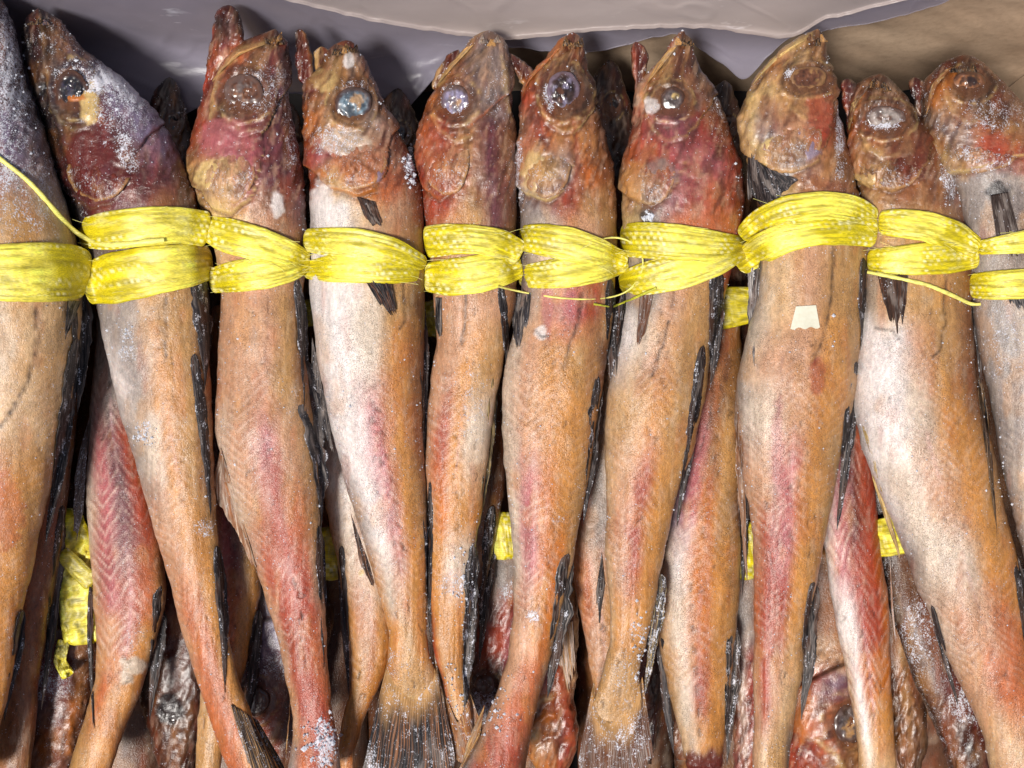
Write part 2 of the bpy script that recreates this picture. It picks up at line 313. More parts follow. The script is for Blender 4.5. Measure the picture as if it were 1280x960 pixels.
def skin(name, g, parent, colors, feats=(), seed=0, step=1.7, nt_=66, head=None, chev=None, chevk=1.0, chevamp=0, chevper=13.5, frost=.18, speck=.55, hollow=0, rough_amp=1.0, headdown=False, mat=None, swap=False, hp=1.0):
    """loft the body and shape it: feats are gill plates, creases, bumps, blots"""
    nu = max(8, int((g.y1-g.y0)/step)); nb = 16; yy = np.linspace(g.y0, g.y1, nu)
    th = np.concatenate([np.linspace(math.pi, 0, nt_), np.linspace(0, -math.pi, nb+2)[1:-1]]); nv = len(th)
    c = np.interp(yy, g.Y, g.c)[:, None]; hw = np.interp(yy, g.Y, g.hw)[:, None]; dep = np.interp(yy, g.Y, g.dep)[:, None]
    cs, sn = np.cos(th)[None], np.sin(th)[None]; q = 2/P_EXP
    X = c+hw*np.sign(cs)*np.abs(cs)**q; Zr = dep*np.sign(sn)*np.abs(sn)**q; PY = yy[:, None]+0*X; V = (X-c)/hw
    top = (sn > -.01)*1.0+0*X
    disp = np.zeros_like(X); fr = np.full_like(X, frost); spk = np.full_like(X, speck); wet = np.full_like(X, .43)
    s = seed*101
    Xw = V+.16*fbm(X/45, PY/70, s)+.07*fbm(X/9, PY/22, s+4); Yw = PY+16*fbm(X/30, PY/50, s+7)+6*fbm(X/7, PY/12, s+8)
    col = colour_grid(colors, Yw, np.clip(Xw, -1, 1))
    hm = np.zeros_like(X)
    if head is not None:
        hm = sstep(head-8, head+25, PY) if headdown else sstep(head+25, head-8, PY)
        hm = hm+0*X
    disp += rough_amp*(.0011*fbm(X/38, PY/70, s+11, 2)+.00022*fbm(X/7, PY/26, s+13, 3))
    st = fbm(X/3.2, PY/34, s+15, 3); disp += .00022*st*rough_amp
    col = pigment(col, X, PY, s)
    # myomere chevrons
    if chev:
        a, b_ = chev; apex = .04; av = np.abs(np.clip(V-apex+.06*fbm(X/30, PY/80, s+41), -1.1, 1.1))
        tri = np.where(av < .55, av/.55, (1.1-av)/.55)
        ph = (PY - (34*hw/60+chevamp)*tri + 8*fbm(X/30, PY/40, s+43) + 1.6*fbm(X/7, PY/10, s+44))/chevper
        line = np.clip(1-np.abs((ph-np.floor(ph))-.5)*2/.50, 0, 1)**.8
        brk = .55+.45*sstep(-.3, .2, fbm(X/8, PY/9, s+46, 2)); mk = brk*sstep(a, a+90, PY)*sstep(b_, b_-60, PY)*(.35+.65*sstep(-.3, .25, fbm(X/30, PY/40, s+45)))*chevk*(1-.6*sstep(.22, .55, V))
        disp -= .00010*line*np.minimum(mk, 1); line = line**1.5; col = col+np.clip(line*mk*.50, 0, .75)[..., None]*(np.array([.76, .56, .46])-col)
        dk_ = np.clip(1-np.abs((ph-np.floor(ph))-.12)*2/.5, 0, 1)*mk; dk_ = np.clip(dk_, 0, 1.4); col = col*(1-dk_[..., None]*np.array([.16, .27, .27]))
        # midline seam
        ml = np.clip(1-np.abs(V-apex-.03*np.sin(PY/60))*hw/2.2, 0, 1)*mk; disp -= .0003*ml; col = col+(ml*.35)[..., None]*(np.array([.72, .40, .42])-col)
    # head: wrinkled dried skin
    rd = 1-2*np.abs(fbm((X+.25*PY)/13, PY/30, s+51, 3)); rd2 = 1-2*np.abs(fbm(X/6, (PY-.4*X)/15, s+53, 2))
    rd3 = 1-2*np.abs(fbm((X+.15*PY)/4.2, (PY-.3*X)/11, s+54, 2)); rd4 = 1-2*np.abs(fbm((X+.35*PY)/10, (PY-.5*X)/42, s+56, 2)); disp += hm*(.0007*(rd4-.5)+.0005*(rd-.5)+.0004*(rd2-.5)+.0004*(rd3-.5))*rough_amp
    col = head_pigment(col, X, PY, s, hm, hp)
    spk *= (1-.6*hm); wet += .4*hm
    for f in feats:
        k = f[0]
        if k == 'gill':                 # raised plate edge  ('gill', pts, height_mm, edge colour)
            xs_, ys_ = zip(*f[1]); gy = np.interp(X+4*fbm(X*0, PY/12, s+61), xs_, ys_)+2.5*fbm(X/8, PY*0, s+62)
            d = (gy-PY)*(-1 if headdown else 1)
            disp += f[2]*.0021*sstep(0, 2.4, d)*sstep(90, 10, d)*top; disp -= .0007*np.exp(-((d+3)/3.5)**2)*top
            e = np.clip(1-np.abs(d-2)/3.5, 0, 1)*top; col = col+(e*.7)[..., None]*(PAL[f[3]]-col)
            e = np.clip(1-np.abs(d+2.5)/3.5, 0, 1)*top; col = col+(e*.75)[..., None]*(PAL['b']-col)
        elif k == 'line':               # ('line', pts, halfwidth_px, depth_mm(+up), colour, strength)
            d = dist_poly(X+2.2*fbm(X/9, PY/9, s+63), PY+2*fbm(X/9, PY/9, s+64), f[1]); e = np.exp(-(d/f[2])**2)*top*(.75+.35*fbm(X/6, PY/6, s+66))
            disp += f[3]*.0011*e; col = col+(e*f[5])[..., None]*(PAL[f[4]]-col)
        elif k == 'blob':               # ('blob', x, y, rx, ry, colour, strength, height_mm)
            d = np.hypot((X-f[1])/f[3], (PY-f[2])/f[4])+.35*fbm(X/8, PY/8, s+int(f[1]), 3); e = sstep(1.15, .75, d)*top
            disp += f[7]*.001*sstep(1.1, .2, d)*top; col = col+(e*f[6])[..., None]*(PAL[f[5]]*(1+.2*st[..., None])-col)
        elif k == 'frost':              # ('frost', x, y, rx, ry, amount)
            d = np.hypot((X-f[1])/f[3], (PY-f[2])/f[4])+.3*fbm(X/10, PY/10, s+int(f[1]), 3); fr += f[5]*sstep(1.2, .4, d)
        elif k == 'socket':             # ('socket', x, y, rx, ry, depth_mm)
            d = np.hypot((X-f[1])/f[3], (PY-f[2])/f[4])+.16*fbm(X/13, PY/13, s+70, 3)
            an = np.arctan2(PY-f[2], X-f[1]); amp = .55+.6*np.cos(an-s)+.2
            disp += top*(-f[5]*.001*sstep(1.12, .6, d)+np.clip(amp, .1, 1.3)*.0008*np.exp(-((d-1.22)/.16)**2)-.0005*np.exp(-((d-1.42)/.08)**2)+.0002*amp*np.exp(-((d-1.60)/.14)**2))
            e = np.exp(-((d-1.08)/.10)**2)*top; col = col+(e*.55)[..., None]*(PAL['K']-col); e = sstep(1.0, .9, d)*top; col = col+(e*.8)[..., None]*(PAL['b']-col)
            e = np.exp(-((d-1.30)/.07)**2)*top*sstep(-.2, .3, fbm(X/8, PY/8, s+71)); col = col+(e*.4)[..., None]*(PAL['Y']-col)
        elif k == 'cut':                # broken darker end: ('cut', y, colour)
            e = sstep(f[1]-6, f[1]+6, PY+8*fbm(X/9, PY*0, s+75)); col = col+(e*.9)[..., None]*(PAL[f[2]]-col); disp += e*.0012*fbm(X/5, PY/5, s+76)
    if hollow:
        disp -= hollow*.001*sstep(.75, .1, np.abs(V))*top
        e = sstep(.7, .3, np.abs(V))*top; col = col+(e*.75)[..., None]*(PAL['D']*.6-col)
    fr = fr+.10*sstep(.55, .95, np.abs(V))*top
    nx_, nz_ = cs*dep/PX/np.maximum(hw, 1), sn; nn = np.sqrt(nx_**2+nz_**2)+1e-6; mm = np.minimum(1, hw/8)
    X2 = X+disp*mm*nx_/nn/PX; Z2 = g.z0+Zr+disp*mm*nz_/nn
    P3 = W(X2, PY, Z2); n_ = nu*nv
    ends = np.stack([P3[0].mean(0), P3[-1].mean(0)])
    F = gridF(nu, nv, True)[:, ::-1]; j = np.arange(nv); j2 = (j+1) % nv
    Fe = np.concatenate([np.stack([np.full(nv, n_), j, j2, j2], -1), np.stack([np.full(nv, n_+1), (nu-1)*nv+j2, (nu-1)*nv+j, (nu-1)*nv+j], -1)])
    VV = np.concatenate([P3.reshape(-1, 3), ends]); fx = np.stack([fr, spk, wet], -1).reshape(-1, 3); cl = np.clip(col, .004, .9).reshape(-1, 3)
    cl = np.concatenate([cl, cl[:1], cl[-1:]]); fx = np.concatenate([fx, fx[:1], fx[-1:]])
    # triangles for the caps as separate list: merge by making quads degenerate-free
    me = mesh_obj(name, VV, F, mat or M_SKIN, parent, cl, np.clip(fx, 0, 1))
    import bmesh
    bm = bmesh.new(); bm.from_mesh(me.data); bm.verts.ensure_lookup_table()
    for row, cv in ((0, n_), (nu-1, n_+1)):
        for a in range(nv):
            q1, q2 = row*nv+a, row*nv+(a+1) % nv
            try: fc = bm.faces.new((bm.verts[cv], bm.verts[q1], bm.verts[q2]) if row == 0 else (bm.verts[cv], bm.verts[q2], bm.verts[q1])); fc.smooth = True
            except ValueError: pass
    bm.to_mesh(me.data); bm.free()
    return me

def interp_pts(pts, n, key=None):
    pts = np.array(pts, float); d = np.concatenate([[0], np.cumsum(np.hypot(*np.diff(pts[:, :2], axis=0).T))]); d /= d[-1]
    u = np.linspace(0, 1, n); out = np.stack([np.interp(u, d, pts[:, i]) for i in range(pts.shape[1])], -1)
    for i in range(pts.shape[1]): out[:, i] = smooth(out[:, i], n/22) if n > 12 else out[:, i]
    return out
def fin(name, g, parent, base, tip, seed=0, nr=9, c0='N', c1='G', lift=.0012, lw=.22, drop=.004, frost=.25, ragged=.25, zoff=0, lightmix=.55, relief=.00045, label=None, root=0.0):
    nr = int(nr*1.7); nu = max(40, nr*6); nw = 30; B = interp_pts(base, nu); T = interp_pts(tip, nu); u = np.linspace(0, 1, nu)[:, None]; w_ = np.linspace(0, 1, nw)[None]
    ri = np.floor(u*nr); rl = 1-ragged*(.5+.5*fbm(u*nr*.45, u*0, seed+1, 3)*1.6)-.06*ragged*(np.abs(((u*nr) % 1)-.5)*2)**2
    rl = np.clip(rl*(1-.9*ragged*np.abs(u-.5)**2*4), .2, 1.2)
    ww = w_*rl; bend = .06*np.sin(ww*3)
    X = B[:, :1]*(1-ww)+T[:, :1]*ww+3*fbm(u*3+seed, ww*2, seed)*ww; Y = B[:, 1:]*(1-ww)+T[:, 1:]*ww+0*X
    tz, ins = g.topz(X, Y)
    Z = np.where(ins, np.maximum(tz, g.z0-.002), g.z0-.002)
    # soften the step over the edge of the body
    for it in range(3): Z[:, 1:-1] = (Z[:, :-2]+Z[:, 1:-1]+Z[:, 2:])/3
    ray = np.abs(np.cos(math.pi*(u*nr+1.6*fbm(u*5, ww*2.2, seed+33, 3))))**.7; rn = fbm(u*nr*1.3, ww*3, seed+5, 3)
    Z = Z+lift*(1 if not root else sstep(0, .16, ww)*1.25-.45)+zoff+relief*(1 if not root else sstep(0, .2, ww))*ray*(1-.4*ww)*1.2+.0008*fbm(u*4, ww*3, seed+9)*1.0
    A = PAL[c0]; Bc = PAL[c1]
    k = np.clip((ray**3)*lightmix*(.75+2.4*rn), 0, 1)[..., None]; col = A*(1-k)+Bc*k; col = col*(1+.5*fbm(u*nr*.8, ww*6, seed+12, 4))[..., None]; k = (.45*sstep(.15, .5, fbm(u*6, ww*4, seed+14, 4)))[..., None]; col = col*(1-k)+PAL['G']*k; k = (sstep(.40, .05, ww+.18*fbm(u*6, ww*3, seed+15, 3))*root)[..., None]; col = col*(1-k)+PAL['T']*(1+.3*fbm(u*9, ww*9, seed+18, 3))[..., None]*k
    tk = (.0007*np.sin(np.clip(u, .02, .98)*math.pi)**.4)+0*X
    P1 = W(X, Y, Z); P2 = W(X, Y, Z-tk)[:, ::-1]
    Pp = np.concatenate([P1, P2], 1); cc = np.concatenate([col, col[:, ::-1]], 1); nv = Pp.shape[1]
    frr = frost+.25*sstep(.1, .6, fbm(u*5, ww*4, seed+20, 3))+0*X; fx = np.stack([frr, 0*X+.1, 0*X+.1], -1); fx = np.concatenate([fx, fx[:, ::-1]], 1)
    o = mesh_obj(name, Pp, gridF(nu, nv, True), M_FIN, parent, np.clip(cc, .004, .9), np.clip(fx, 0, 1))
    if label: o['label'] = label
    return o
def strip(g, parent, x1, y1, x2, y2, wd, seed, side=1, name='dorsal_fin', c0='N', c1='g', nr=12, frost=.3, ragged=.35, lift=.0010, label=None, **kw):
    """a folded fin lying along the edge of the body: long rays almost parallel to the fish"""
    ns = max(30, int((y2-y1)/1.8)); nc = 20; s_ = np.linspace(0, 1, ns)[:, None]; a = np.linspace(-1, 1, nc)[None]
    y1 -= 8; y2 += 26; prof = (np.clip(np.sin(np.clip(s_, 0, 1)**.55*math.pi), 0, 1))**.8
    nx = (y2-y1); ny = -(x2-x1); L_ = math.hypot(nx, ny); nx /= L_; ny /= L_
    edge = .85+ragged*(.8*fbm(s_*L_/22, s_*0, seed+1, 2)+.35*fbm(s_*L_/3.5, s_*0, seed+2, 2)); edge2 = 1+.25*fbm(s_*L_/16, s_*0, seed+3)
    cx = x1+(x2-x1)*s_+side*wd*.14*np.sin(s_*math.pi)+1.5*fbm(s_*3, s_*0, seed+4); cy = y1+(y2-y1)*s_
    off = np.where(a*side > 0, a*edge, a*edge2)*wd*.5*prof
    drag = (a*side+1)*.5*wd*.8*s_                                        # outer rays trail towards the tail
    X = cx+nx*off; Y = cy+ny*off+drag
    tz, ins = g.topz(X, Y); Z = np.where(ins, np.maximum(tz, g.z0-.002), g.z0-.002)
    for it in range(3): Z[:, 1:-1] = (Z[:, :-2]+Z[:, 1:-1]+Z[:, 2:])/3
    rp = a*wd*.26+s_*L_/46.+.5*fbm(s_*4, a*2, seed+6); ray = np.abs(np.cos(math.pi*rp))
    Z = Z+lift+.00035*ray+.0005*fbm(s_*L_/20, a*2, seed+7, 2)-.0009*(np.abs(a)**3)
    n1 = fbm(rp*1.7, s_*L_/40, seed+8, 3); n2 = fbm(a*3, s_*L_/10, seed+9, 3)
    k = np.clip(.80*ray**4*(.6+1.6*n1)+.20*sstep(.1, .6, n2), 0, 1)[..., None]; col = PAL[c0]*.8*(1-k)+PAL[c1]*k; bw = (.5*sstep(.1, .5, fbm(a*1.5, s_*L_/25, seed+11, 2)))[..., None]; col = col*(1-bw)+PAL['b']*.8*bw
    pk = (sstep(.28, .5, n1)*.55)[..., None]; col = col*(1-pk)+PAL['G']*.7*pk
    tk = .0004*(prof+.05)+0*X; P1 = W(X, Y, Z); P2 = W(X, Y, Z-tk)[:, ::-1]; Pp = np.concatenate([P1, P2], 1); cc = np.concatenate([col, col[:, ::-1]], 1)
    frr = frost*.75+.36*sstep(.15, .55, fbm(a*2, s_*L_/14, seed+10, 3)); fx = np.stack([frr, 0*X, 0*X+.1], -1); fx = np.concatenate([fx, fx[:, ::-1]], 1)
    o = mesh_obj(name, Pp, gridF(ns, Pp.shape[1], True), M_FIN, parent, np.clip(cc, .004, .9), np.clip(fx, 0, 1))
    if label: o['label'] = label
    return o
def gill_cover(g, x, y, rx, ry, seed, tilt=0, lift=.0015, edge='T', tint=None, tk=.45, frost=.16):
    lift = lift+.0009
    """bony plate over the gills: free, slightly frilled edge towards the body, sunk into the cheek at the other end"""
    nr_, na = 30, 84; r = np.linspace(.001, 1, nr_)[:, None]; a = np.linspace(0, 2*math.pi, na, endpoint=False)[None]
    rr = r*(1+.06*fbm(np.cos(a)*2+5, np.sin(a)*2, seed, 3)+.025*fbm(np.cos(a)*9, np.sin(a)*9, seed+1, 2)); ex, ey = rx*rr*np.cos(a), ry*rr*np.sin(a)
    ca_, sa_ = math.cos(tilt), math.sin(tilt); X = x+ex*ca_-ey*sa_; Y = y+ex*sa_+ey*ca_
    tz, ins = g.topz(X, Y); c_ = np.interp(Y, g.Y, g.c); h_ = np.interp(Y, g.Y, g.hw); V = np.clip((X-c_)/h_, -1, 1); s = g.seed*101
    up = sstep(-.55, .35, np.sin(a)*r)                                      # 1 on the free side
    rd = 1-2*np.abs(fbm(X/7, Y/13, seed+4, 3)); ra = 1-2*np.abs(fbm(a*4.2+0*r, r*1.2, seed+5, 2))
    Z = np.where(ins, tz, g.z0-.001)-.0022+(lift+.0024)*up+.0011*(1-r**2)*up+.0009*(rd-.4)*sstep(1, .8, r)+.0006*(ra-.4)*r
    Z -= .0005*sstep(.93, 1, r)
    col = colour_grid(g.colors, Y+16*fbm(X/30, Y/50, s+7), np.clip(V+.16*fbm(X/45, Y/70, s), -1, 1)); col = head_pigment(pigment(col, X, Y, s+3), X, Y, s+3, 1+0*X, g.hp)
    if tint: col = blend(col, tk*(.5+.8*sstep(-.3, .4, fbm(X/9, Y/14, seed+7, 3)))*sstep(1.1, .3, r+0*X), PAL[tint])
    col = blend(col, .6*np.exp(-((r-.95)/.05)**2)*up, PAL[edge]); col = col*(1+.25*(ra-.4)*r)[..., None]
    fx = np.stack([frost+.2*up, .15+0*X, .6+0*X], -1)
    P3 = np.concatenate([W(X, Y, Z), W(X[-1:], Y[-1:], Z[-1:]-.0030)]); col = np.concatenate([col, col[-1:]*.6]); fx = np.concatenate([fx, fx[-1:]])
    return mesh_obj('gill_cover', P3, gridF(nr_+1, na, True)[:, ::-1], M_SKIN, g.t, np.clip(col, .004, .9), np.clip(fx, 0, 1))
def eye(g, parent, x, y, rx, ry, seed, cols='Uug', name='eye', sink=.0021, tilt=0, frost=.3, bulge=.6, depth=None):
    nr_, na = 22, 44; r = np.linspace(0.001, 1, nr_)[:, None]; a = np.linspace(0, 2*math.pi, na, endpoint=False)[None]
    ca_, sa_ = math.cos(tilt), math.sin(tilt); wob_ = 1+.10*fbm(np.cos(a)*1.6+seed, np.sin(a)*1.6, seed+40, 3); ex, ey = rx*r*wob_*np.cos(a), ry*r*wob_*np.sin(a); X = x+ex*ca_-ey*sa_; Y = y+ex*sa_+ey*ca_
    tz, ins = g.topz(np.array([[x]]), np.array([[y]])); sx = (g.topz(np.array([[x+4.]]), np.array([[y]]))[0]-g.topz(np.array([[x-4.]]), np.array([[y]]))[0])/8.
    Z = tz+np.clip(sx, -.0006, .0006)*(X-x)-sink+.7*bulge*min(rx, ry)*PX*np.sqrt(np.clip(1-r**2, 0, 1))+.0005*fbm(X/9, Y/9, seed, 2)*sstep(1, .75, r)-.0006*sstep(.05, .4, fbm(X/7, Y/9, seed+20, 3))
    c = [PAL[k] for k in cols]; n1 = fbm(X/3.5, Y/4.5, seed+3, 4)
    pr = np.hypot(ex/rx-.22*math.sin(seed), ey/ry-.2*math.cos(seed*2))+.42*fbm(X/7, Y/7, seed+6, 3)
    col = c[0]*(1+.9*n1)[..., None]; k = .8*sstep(.42, .15, pr)[..., None]; col = col*(1-k)+c[2]*k
    k = (sstep(.68, .95, r+.22*fbm(X/8, Y/8, seed+16, 3))*.9)[..., None]; col = col*(1-k)+c[1]*k
    k = sstep(.0, .4, fbm(X/7, Y/9, seed+9, 4))[..., None]*.75; col = col*(1-k)+c[1]*k; k = sstep(.55, .95, r)[..., None]*.55; col = col*(1-k)+PAL['b']*k
    fx = np.stack([frost*.25+.45*frost*sstep(-.1, .4, fbm(X/6, Y/6, seed+22, 3)), 0*X+.1, 0*X+.9], -1)
    Z2 = tz-sink-.004+0*X[-1:]; P3 = np.concatenate([W(X, Y, Z), W(X[-1:], Y[-1:], Z2)]); cl = np.concatenate([col, col[-1:]]); fx = np.concatenate([fx, fx[-1:]])
    return mesh_obj(name, P3, gridF(nr_+1, na, True)[:, ::-1], M_EYE, parent, np.clip(cl, .004, .9), np.clip(fx, 0, 1))

def bones(ex, ey, tx, ty, k=1.0, w=1.0):
    """grooves and ridges of the dried skull: jaw bone, cheek arcs round the eye, lines from the snout"""
    mx, my = ex-34*k, ey+16*k; F = []
    F += [('line', [(tx, ty+8), ((tx+mx)/2-3, (ty+my)/2-6), (mx, my)], 2.2, -1.0, 'K', .7*w), ('line', [(tx+4, ty+12), ((tx+mx)/2+3, (ty+my)/2-2), (mx+6, my+2)], 2.6, .8, 'T', .4*w)]
    F += [('line', [(mx+2, my+6), (ex-22*k, ey+42*k), (ex-2*k, ey+56*k), (ex+20*k, ey+50*k), (ex+30*k, ey+28*k)], 2.0, -.8, 'b', .65*w), ('line', [(mx+6, my+2), (ex-20*k, ey+36*k), (ex-2*k, ey+50*k), (ex+18*k, ey+44*k)], 2.2, .6, 'Y', .3*w)]
    F += [('line', [(ex-16*k, ey+30*k), (ex, ey+36*k), (ex+16*k, ey+28*k)], 1.6, -.5, 'b', .5*w), ('line', [(tx+6, ty+14), (ex+4*k, ey-30*k), (ex+20*k, ey-16*k), (ex+30*k, ey+14*k)], 2.0, -.7, 'b', .55*w), ('line', [(tx+10, ty+8), (ex+16*k, ey-30*k), (ex+30*k, ey-8*k)], 2.0, .6, 'T', .35*w)]
    F += [('line', [(tx+2, ty+10), ((tx+ex)/2-4, (ty+ey)/2-4), (ex-18*k, ey-12*k)], 1.6, -.6, 'K', .5*w), ('blob', tx+2, ty+6, 10, 8, 'K', .5*w, 0), ('line', [(mx+4, my+16), (mx+8, my+44), (mx+22, my+74)], 2.2, -.7, 'D', .45*w)]
    return F
def fish(label, rows, z0, colors, group, cat='dried fish', **kw):
    ck = {a: kw.pop(a) for a in ('k', 'cap_top', 'cap_bot', 'sm', 'wob', 'flat') if a in kw}
    g = geom(rows, z0, seed=kw.get('seed', 0)*13, **ck)
    cy = float(np.clip((g.y0+g.y1)/2, 0, 960)); cx = float(np.interp(cy, g.Y, g.c))
    t_ = thing('dried_fish', label, cat, tuple(float(v) for v in W(np.array(cx), np.array(cy), z0-float(np.interp(cy, g.Y, g.dep)))), group)
    if kw.get('seed', 0) <= 10 or 21 <= kw.get('seed', 0) <= 28:
        r_ = np.random.RandomState(kw['seed']+900); ml = []
        ya, yb_ = (max(g.y0, 380) if kw['seed'] <= 10 else g.y0+60), min(g.y1, 960)-60
        for q in range(20):
            yy_ = r_.uniform(ya, yb_); v_ = (.05+.10*r_.randn()) if q < 12 else r_.uniform(-.7, .75); x_ = float(np.interp(yy_, g.Y, g.c)+v_*np.interp(yy_, g.Y, g.hw))
            ml.append(('line', [(x_, yy_), (x_+r_.uniform(-2, 4), yy_+r_.uniform(2, 5)), (x_+r_.uniform(-3, 3), yy_+r_.uniform(5, 10))], r_.uniform(.9, 1.5), -.45, 'K', r_.uniform(.45, .85)))
        kw['feats'] = list(kw.get('feats', ()))+ml
    g.colors = colors; g.seed = kw.get('seed', 0); g.hp = kw.get('hp', 1.0); skin('body', g, t_, colors, **kw); g.t = t_; BODIES.append(g)
    return g
def jaw(g, rows, colors, seed, z0=None, hollow=1.5, k=.8, feats=(), name='lower_jaw', **kw):
    gj = geom(rows, g.z0 if z0 is None else z0, k=k, cap_top=8, cap_bot=12, sm=3, wob=1.0, seed=seed)
    skin(name, gj, g.t, colors, feats=feats, seed=seed, step=1.3, nt_=40, head=9999, frost=.2, speck=.1, hollow=hollow, **kw)
    return gj
G1 = 'dried fish in the top layer bound under the yellow twine'
G2 = 'dried fish of the second layer showing in the gaps'
G3 = 'fish of the bottom bundle lying with their heads towards the near side'
exec_order = []
# ------------------------------------------------------------------ top layer, left to right
f1 = fish('leftmost top fish, cut by the photo edge, with a frosty shoulder painted in cool shade',
  [(-110, -95, -60), (-40, -130, -20), (20, -150, 14), (90, -160, 32), (180, -168, 62), (260, -168, 86), (330, -165, 104), (400, -160, 102), (440, -155, 99), (520, -140, 86), (600, -120, 66), (680, -105, 46), (780, -90, 26), (860, -80, 12), (980, -70, -20)],
  .004, {-100: 'gUuUu', 60: 'guUGu', 170: 'gMPUG', 290: 'wPtTW', 420: 'wWWtT', 520: 'WWttT', 620: 'wPRoT', 760: 'PProo', 960: 'PrrOo'}, G1, seed=1, hp=.35, head=210, chev=(430, 860), chevk=1.0, frost=.2,  # cool sky-lit shade painted into the skin around the head
  feats=[('frost', -10, 110, 60, 130, .5), ('frost', 20, 250, 70, 70, .28), ('line', [(46, 385), (47, 430), (36, 475), (14, 515), (-6, 545)], 2.3, -.7, 'K', .9), ('blob', 5, 640, 26, 50, 'R', .45, 0)])
strip(f1, f1.t, 104, 372, 96, 470, 26, 11, nr=8, frost=.25); strip(f1, f1.t, 96, 430, 58, 640, 20, 12, nr=22, frost=.34, name='dorsal_fin')
strip(f1, f1.t, 28, 770, 6, 865, 14, 13, nr=12, frost=.3)
fin('pectoral_fin', f1, f1.t, [(84, 376), (102, 376)], [(80, 432), (84, 420)], 14, nr=3, frost=.1, lift=.002)

f2 = fish('dark frosty fish with closed snout, blue shade painted into its head, second from left in the top layer',
  [(10, 38, 58), (22, 30, 74), (40, 27, 88), (60, 28, 104), (80, 31, 130), (95, 36, 152), (130, 46, 186), (160, 56, 208), (200, 68, 230), (245, 85, 246), (300, 104, 256), (380, 118, 262), (460, 137, 263), (540, 156, 266), (640, 186, 271), (740, 216, 279), (800, 231, 287), (850, 246, 297), (900, 262, 316), (940, 276, 336), (975, 290, 356)],
  .000, {15: 'NNNNN', 60: 'NNnuu', 110: 'NNuUU', 160: 'NKMUU', 215: 'KDDMb', 260: 'NDMBb', 300: 'ggBBB', 380: 'GGTTg', 470: 'wGoTB', 570: 'GWoTB', 680: 'PPooT', 800: 'PrroT', 900: 'rrroo', 970: 'rroOo'}, G1, seed=2, hp=.15, head=240, chev=(400, 800), chevk=.7, frost=.16, cap_top=16,  # bluish shade over the head is put into these skin colours
  feats=bones(92, 112, 48, 18, w=0.5)+[('gill', [(40, 205), (90, 246), (115, 258), (140, 250), (160, 225), (168, 190), (300, 60)], .8, 'M'), ('socket', 92, 112, 27, 31, 2.0), ('blob', 112, 200, 36, 44, 'D', .75, .8), ('blob', 128, 228, 20, 22, 'M', .5, 1.0),
   ('line', [(36, 60), (50, 100), (62, 150), (78, 190), (92, 236)], 5, -1.4, 'N', .75), ('line', [(50, 60), (62, 90), (66, 140), (84, 180)], 3, .7, 'u', .3), ('blob', 112, 130, 12, 26, 'Y', .85, .8), ('blob', 92, 122, 15, 5, 'O', .8, .6),
   ('frost', 150, 120, 50, 70, .38), ('frost', 100, 95, 40, 25, .4), ('frost', 160, 190, 16, 34, .45), ('frost', 180, 105, 60, 30, .3), ('frost', 70, 50, 40, 30, .22), ('frost', 158, 430, 18, 34, .3), ('frost', 180, 540, 12, 22, .45), ('frost', 255, 660, 18, 14, .4),
   ('line', [(206, 372), (207, 400), (206, 452)], 1.9, -.7, 'K', .9)])
eye(f2, f2.t, 90, 112, 20, 24, 5, 'NKu', frost=.12, bulge=.15)
strip(f2, f2.t, 246, 348, 256, 440, 30, 21, nr=10, frost=.36, c0='n'); strip(f2, f2.t, 243, 450, 264, 618, 17, 22, nr=16, frost=.36); strip(f2, f2.t, 272, 690, 281, 830, 17, 23, nr=14, frost=.3)
fin('tail_fin', f2, f2.t, [(288, 880), (322, 900)], [(322, 1000), (372, 985)], 24, nr=10, c0='K', c1='T', frost=.35)

f3 = fish('red-cheeked fish with gaping mouth and long raw lower jaw, third in the top layer',
  [(36, 338, 350), (44, 318, 355), (54, 298, 358), (68, 280, 359), (88, 264, 360), (110, 254, 361), (160, 241, 369), (200, 237, 377), (240, 242, 381), (275, 256, 383), (310, 268, 383), (370, 276, 379), (450, 270, 381), (540, 268, 393), (600, 282, 399), (650, 299, 402), (740, 329, 404), (820, 352, 408), (880, 364, 414), (920, 366, 421), (975, 360, 428)],
  .001, {40: 'bBBKN', 80: 'RrBMK', 130: 'RbMMu', 180: 'RVVMM', 215: 'YPVMM', 260: 'YYPBM', 310: 'tPPPB', 400: 'PPPTB', 480: 'PPPTB', 560: 'WPVPT', 640: 'WPRrT', 740: 'PRRRP', 820: 'PRRrr', 900: 'PRRRr', 970: 'GrRrG'}, G1, seed=3, head=255, chev=(400, 860), chevk=.8, frost=.14, cap_top=18, speck=.62,
  feats=bones(304, 116, 342, 40, w=0.8)+[('gill', [(230, 225), (250, 240), (265, 262), (290, 268), (312, 250), (325, 215), (328, 170), (400, 20)], 1.2, 'Y'), ('socket', 304, 116, 30, 29, 1.9), ('line', [(284, 62), (262, 92), (256, 120)], 4, -1.3, 'D', .6), ('line', [(345, 50), (300, 62), (276, 84), (266, 120), (262, 150)], 3.0, .9, 'Y', .45),
   ('blob', 280, 172, 32, 24, 'V', .6, .8), ('blob', 272, 218, 24, 20, 'Y', .8, 1.0), ('blob', 302, 222, 14, 16, 'G', .6, .5), ('line', [(318, 140), (322, 180), (316, 230)], 2.5, -.9, 'D', .35), ('blob', 347, 256, 9, 17, 'w', .75, .2),
   ('frost', 330, 110, 30, 50, .32), ('frost', 300, 115, 28, 28, .35), ('frost', 365, 160, 10, 80, .3), ('frost', 360, 500, 16, 40, .2), ('frost', 405, 930, 18, 36, .65), ('line', [(335, 372), (335, 420), (328, 455)], 1.4, -.4, 'b', .6), ('blob', 340, 640, 16, 90, 'R', .4, 0)])
eye(f3, f3.t, 304, 116, 25, 24, 6, 'bgB', frost=.26, bulge=.2)
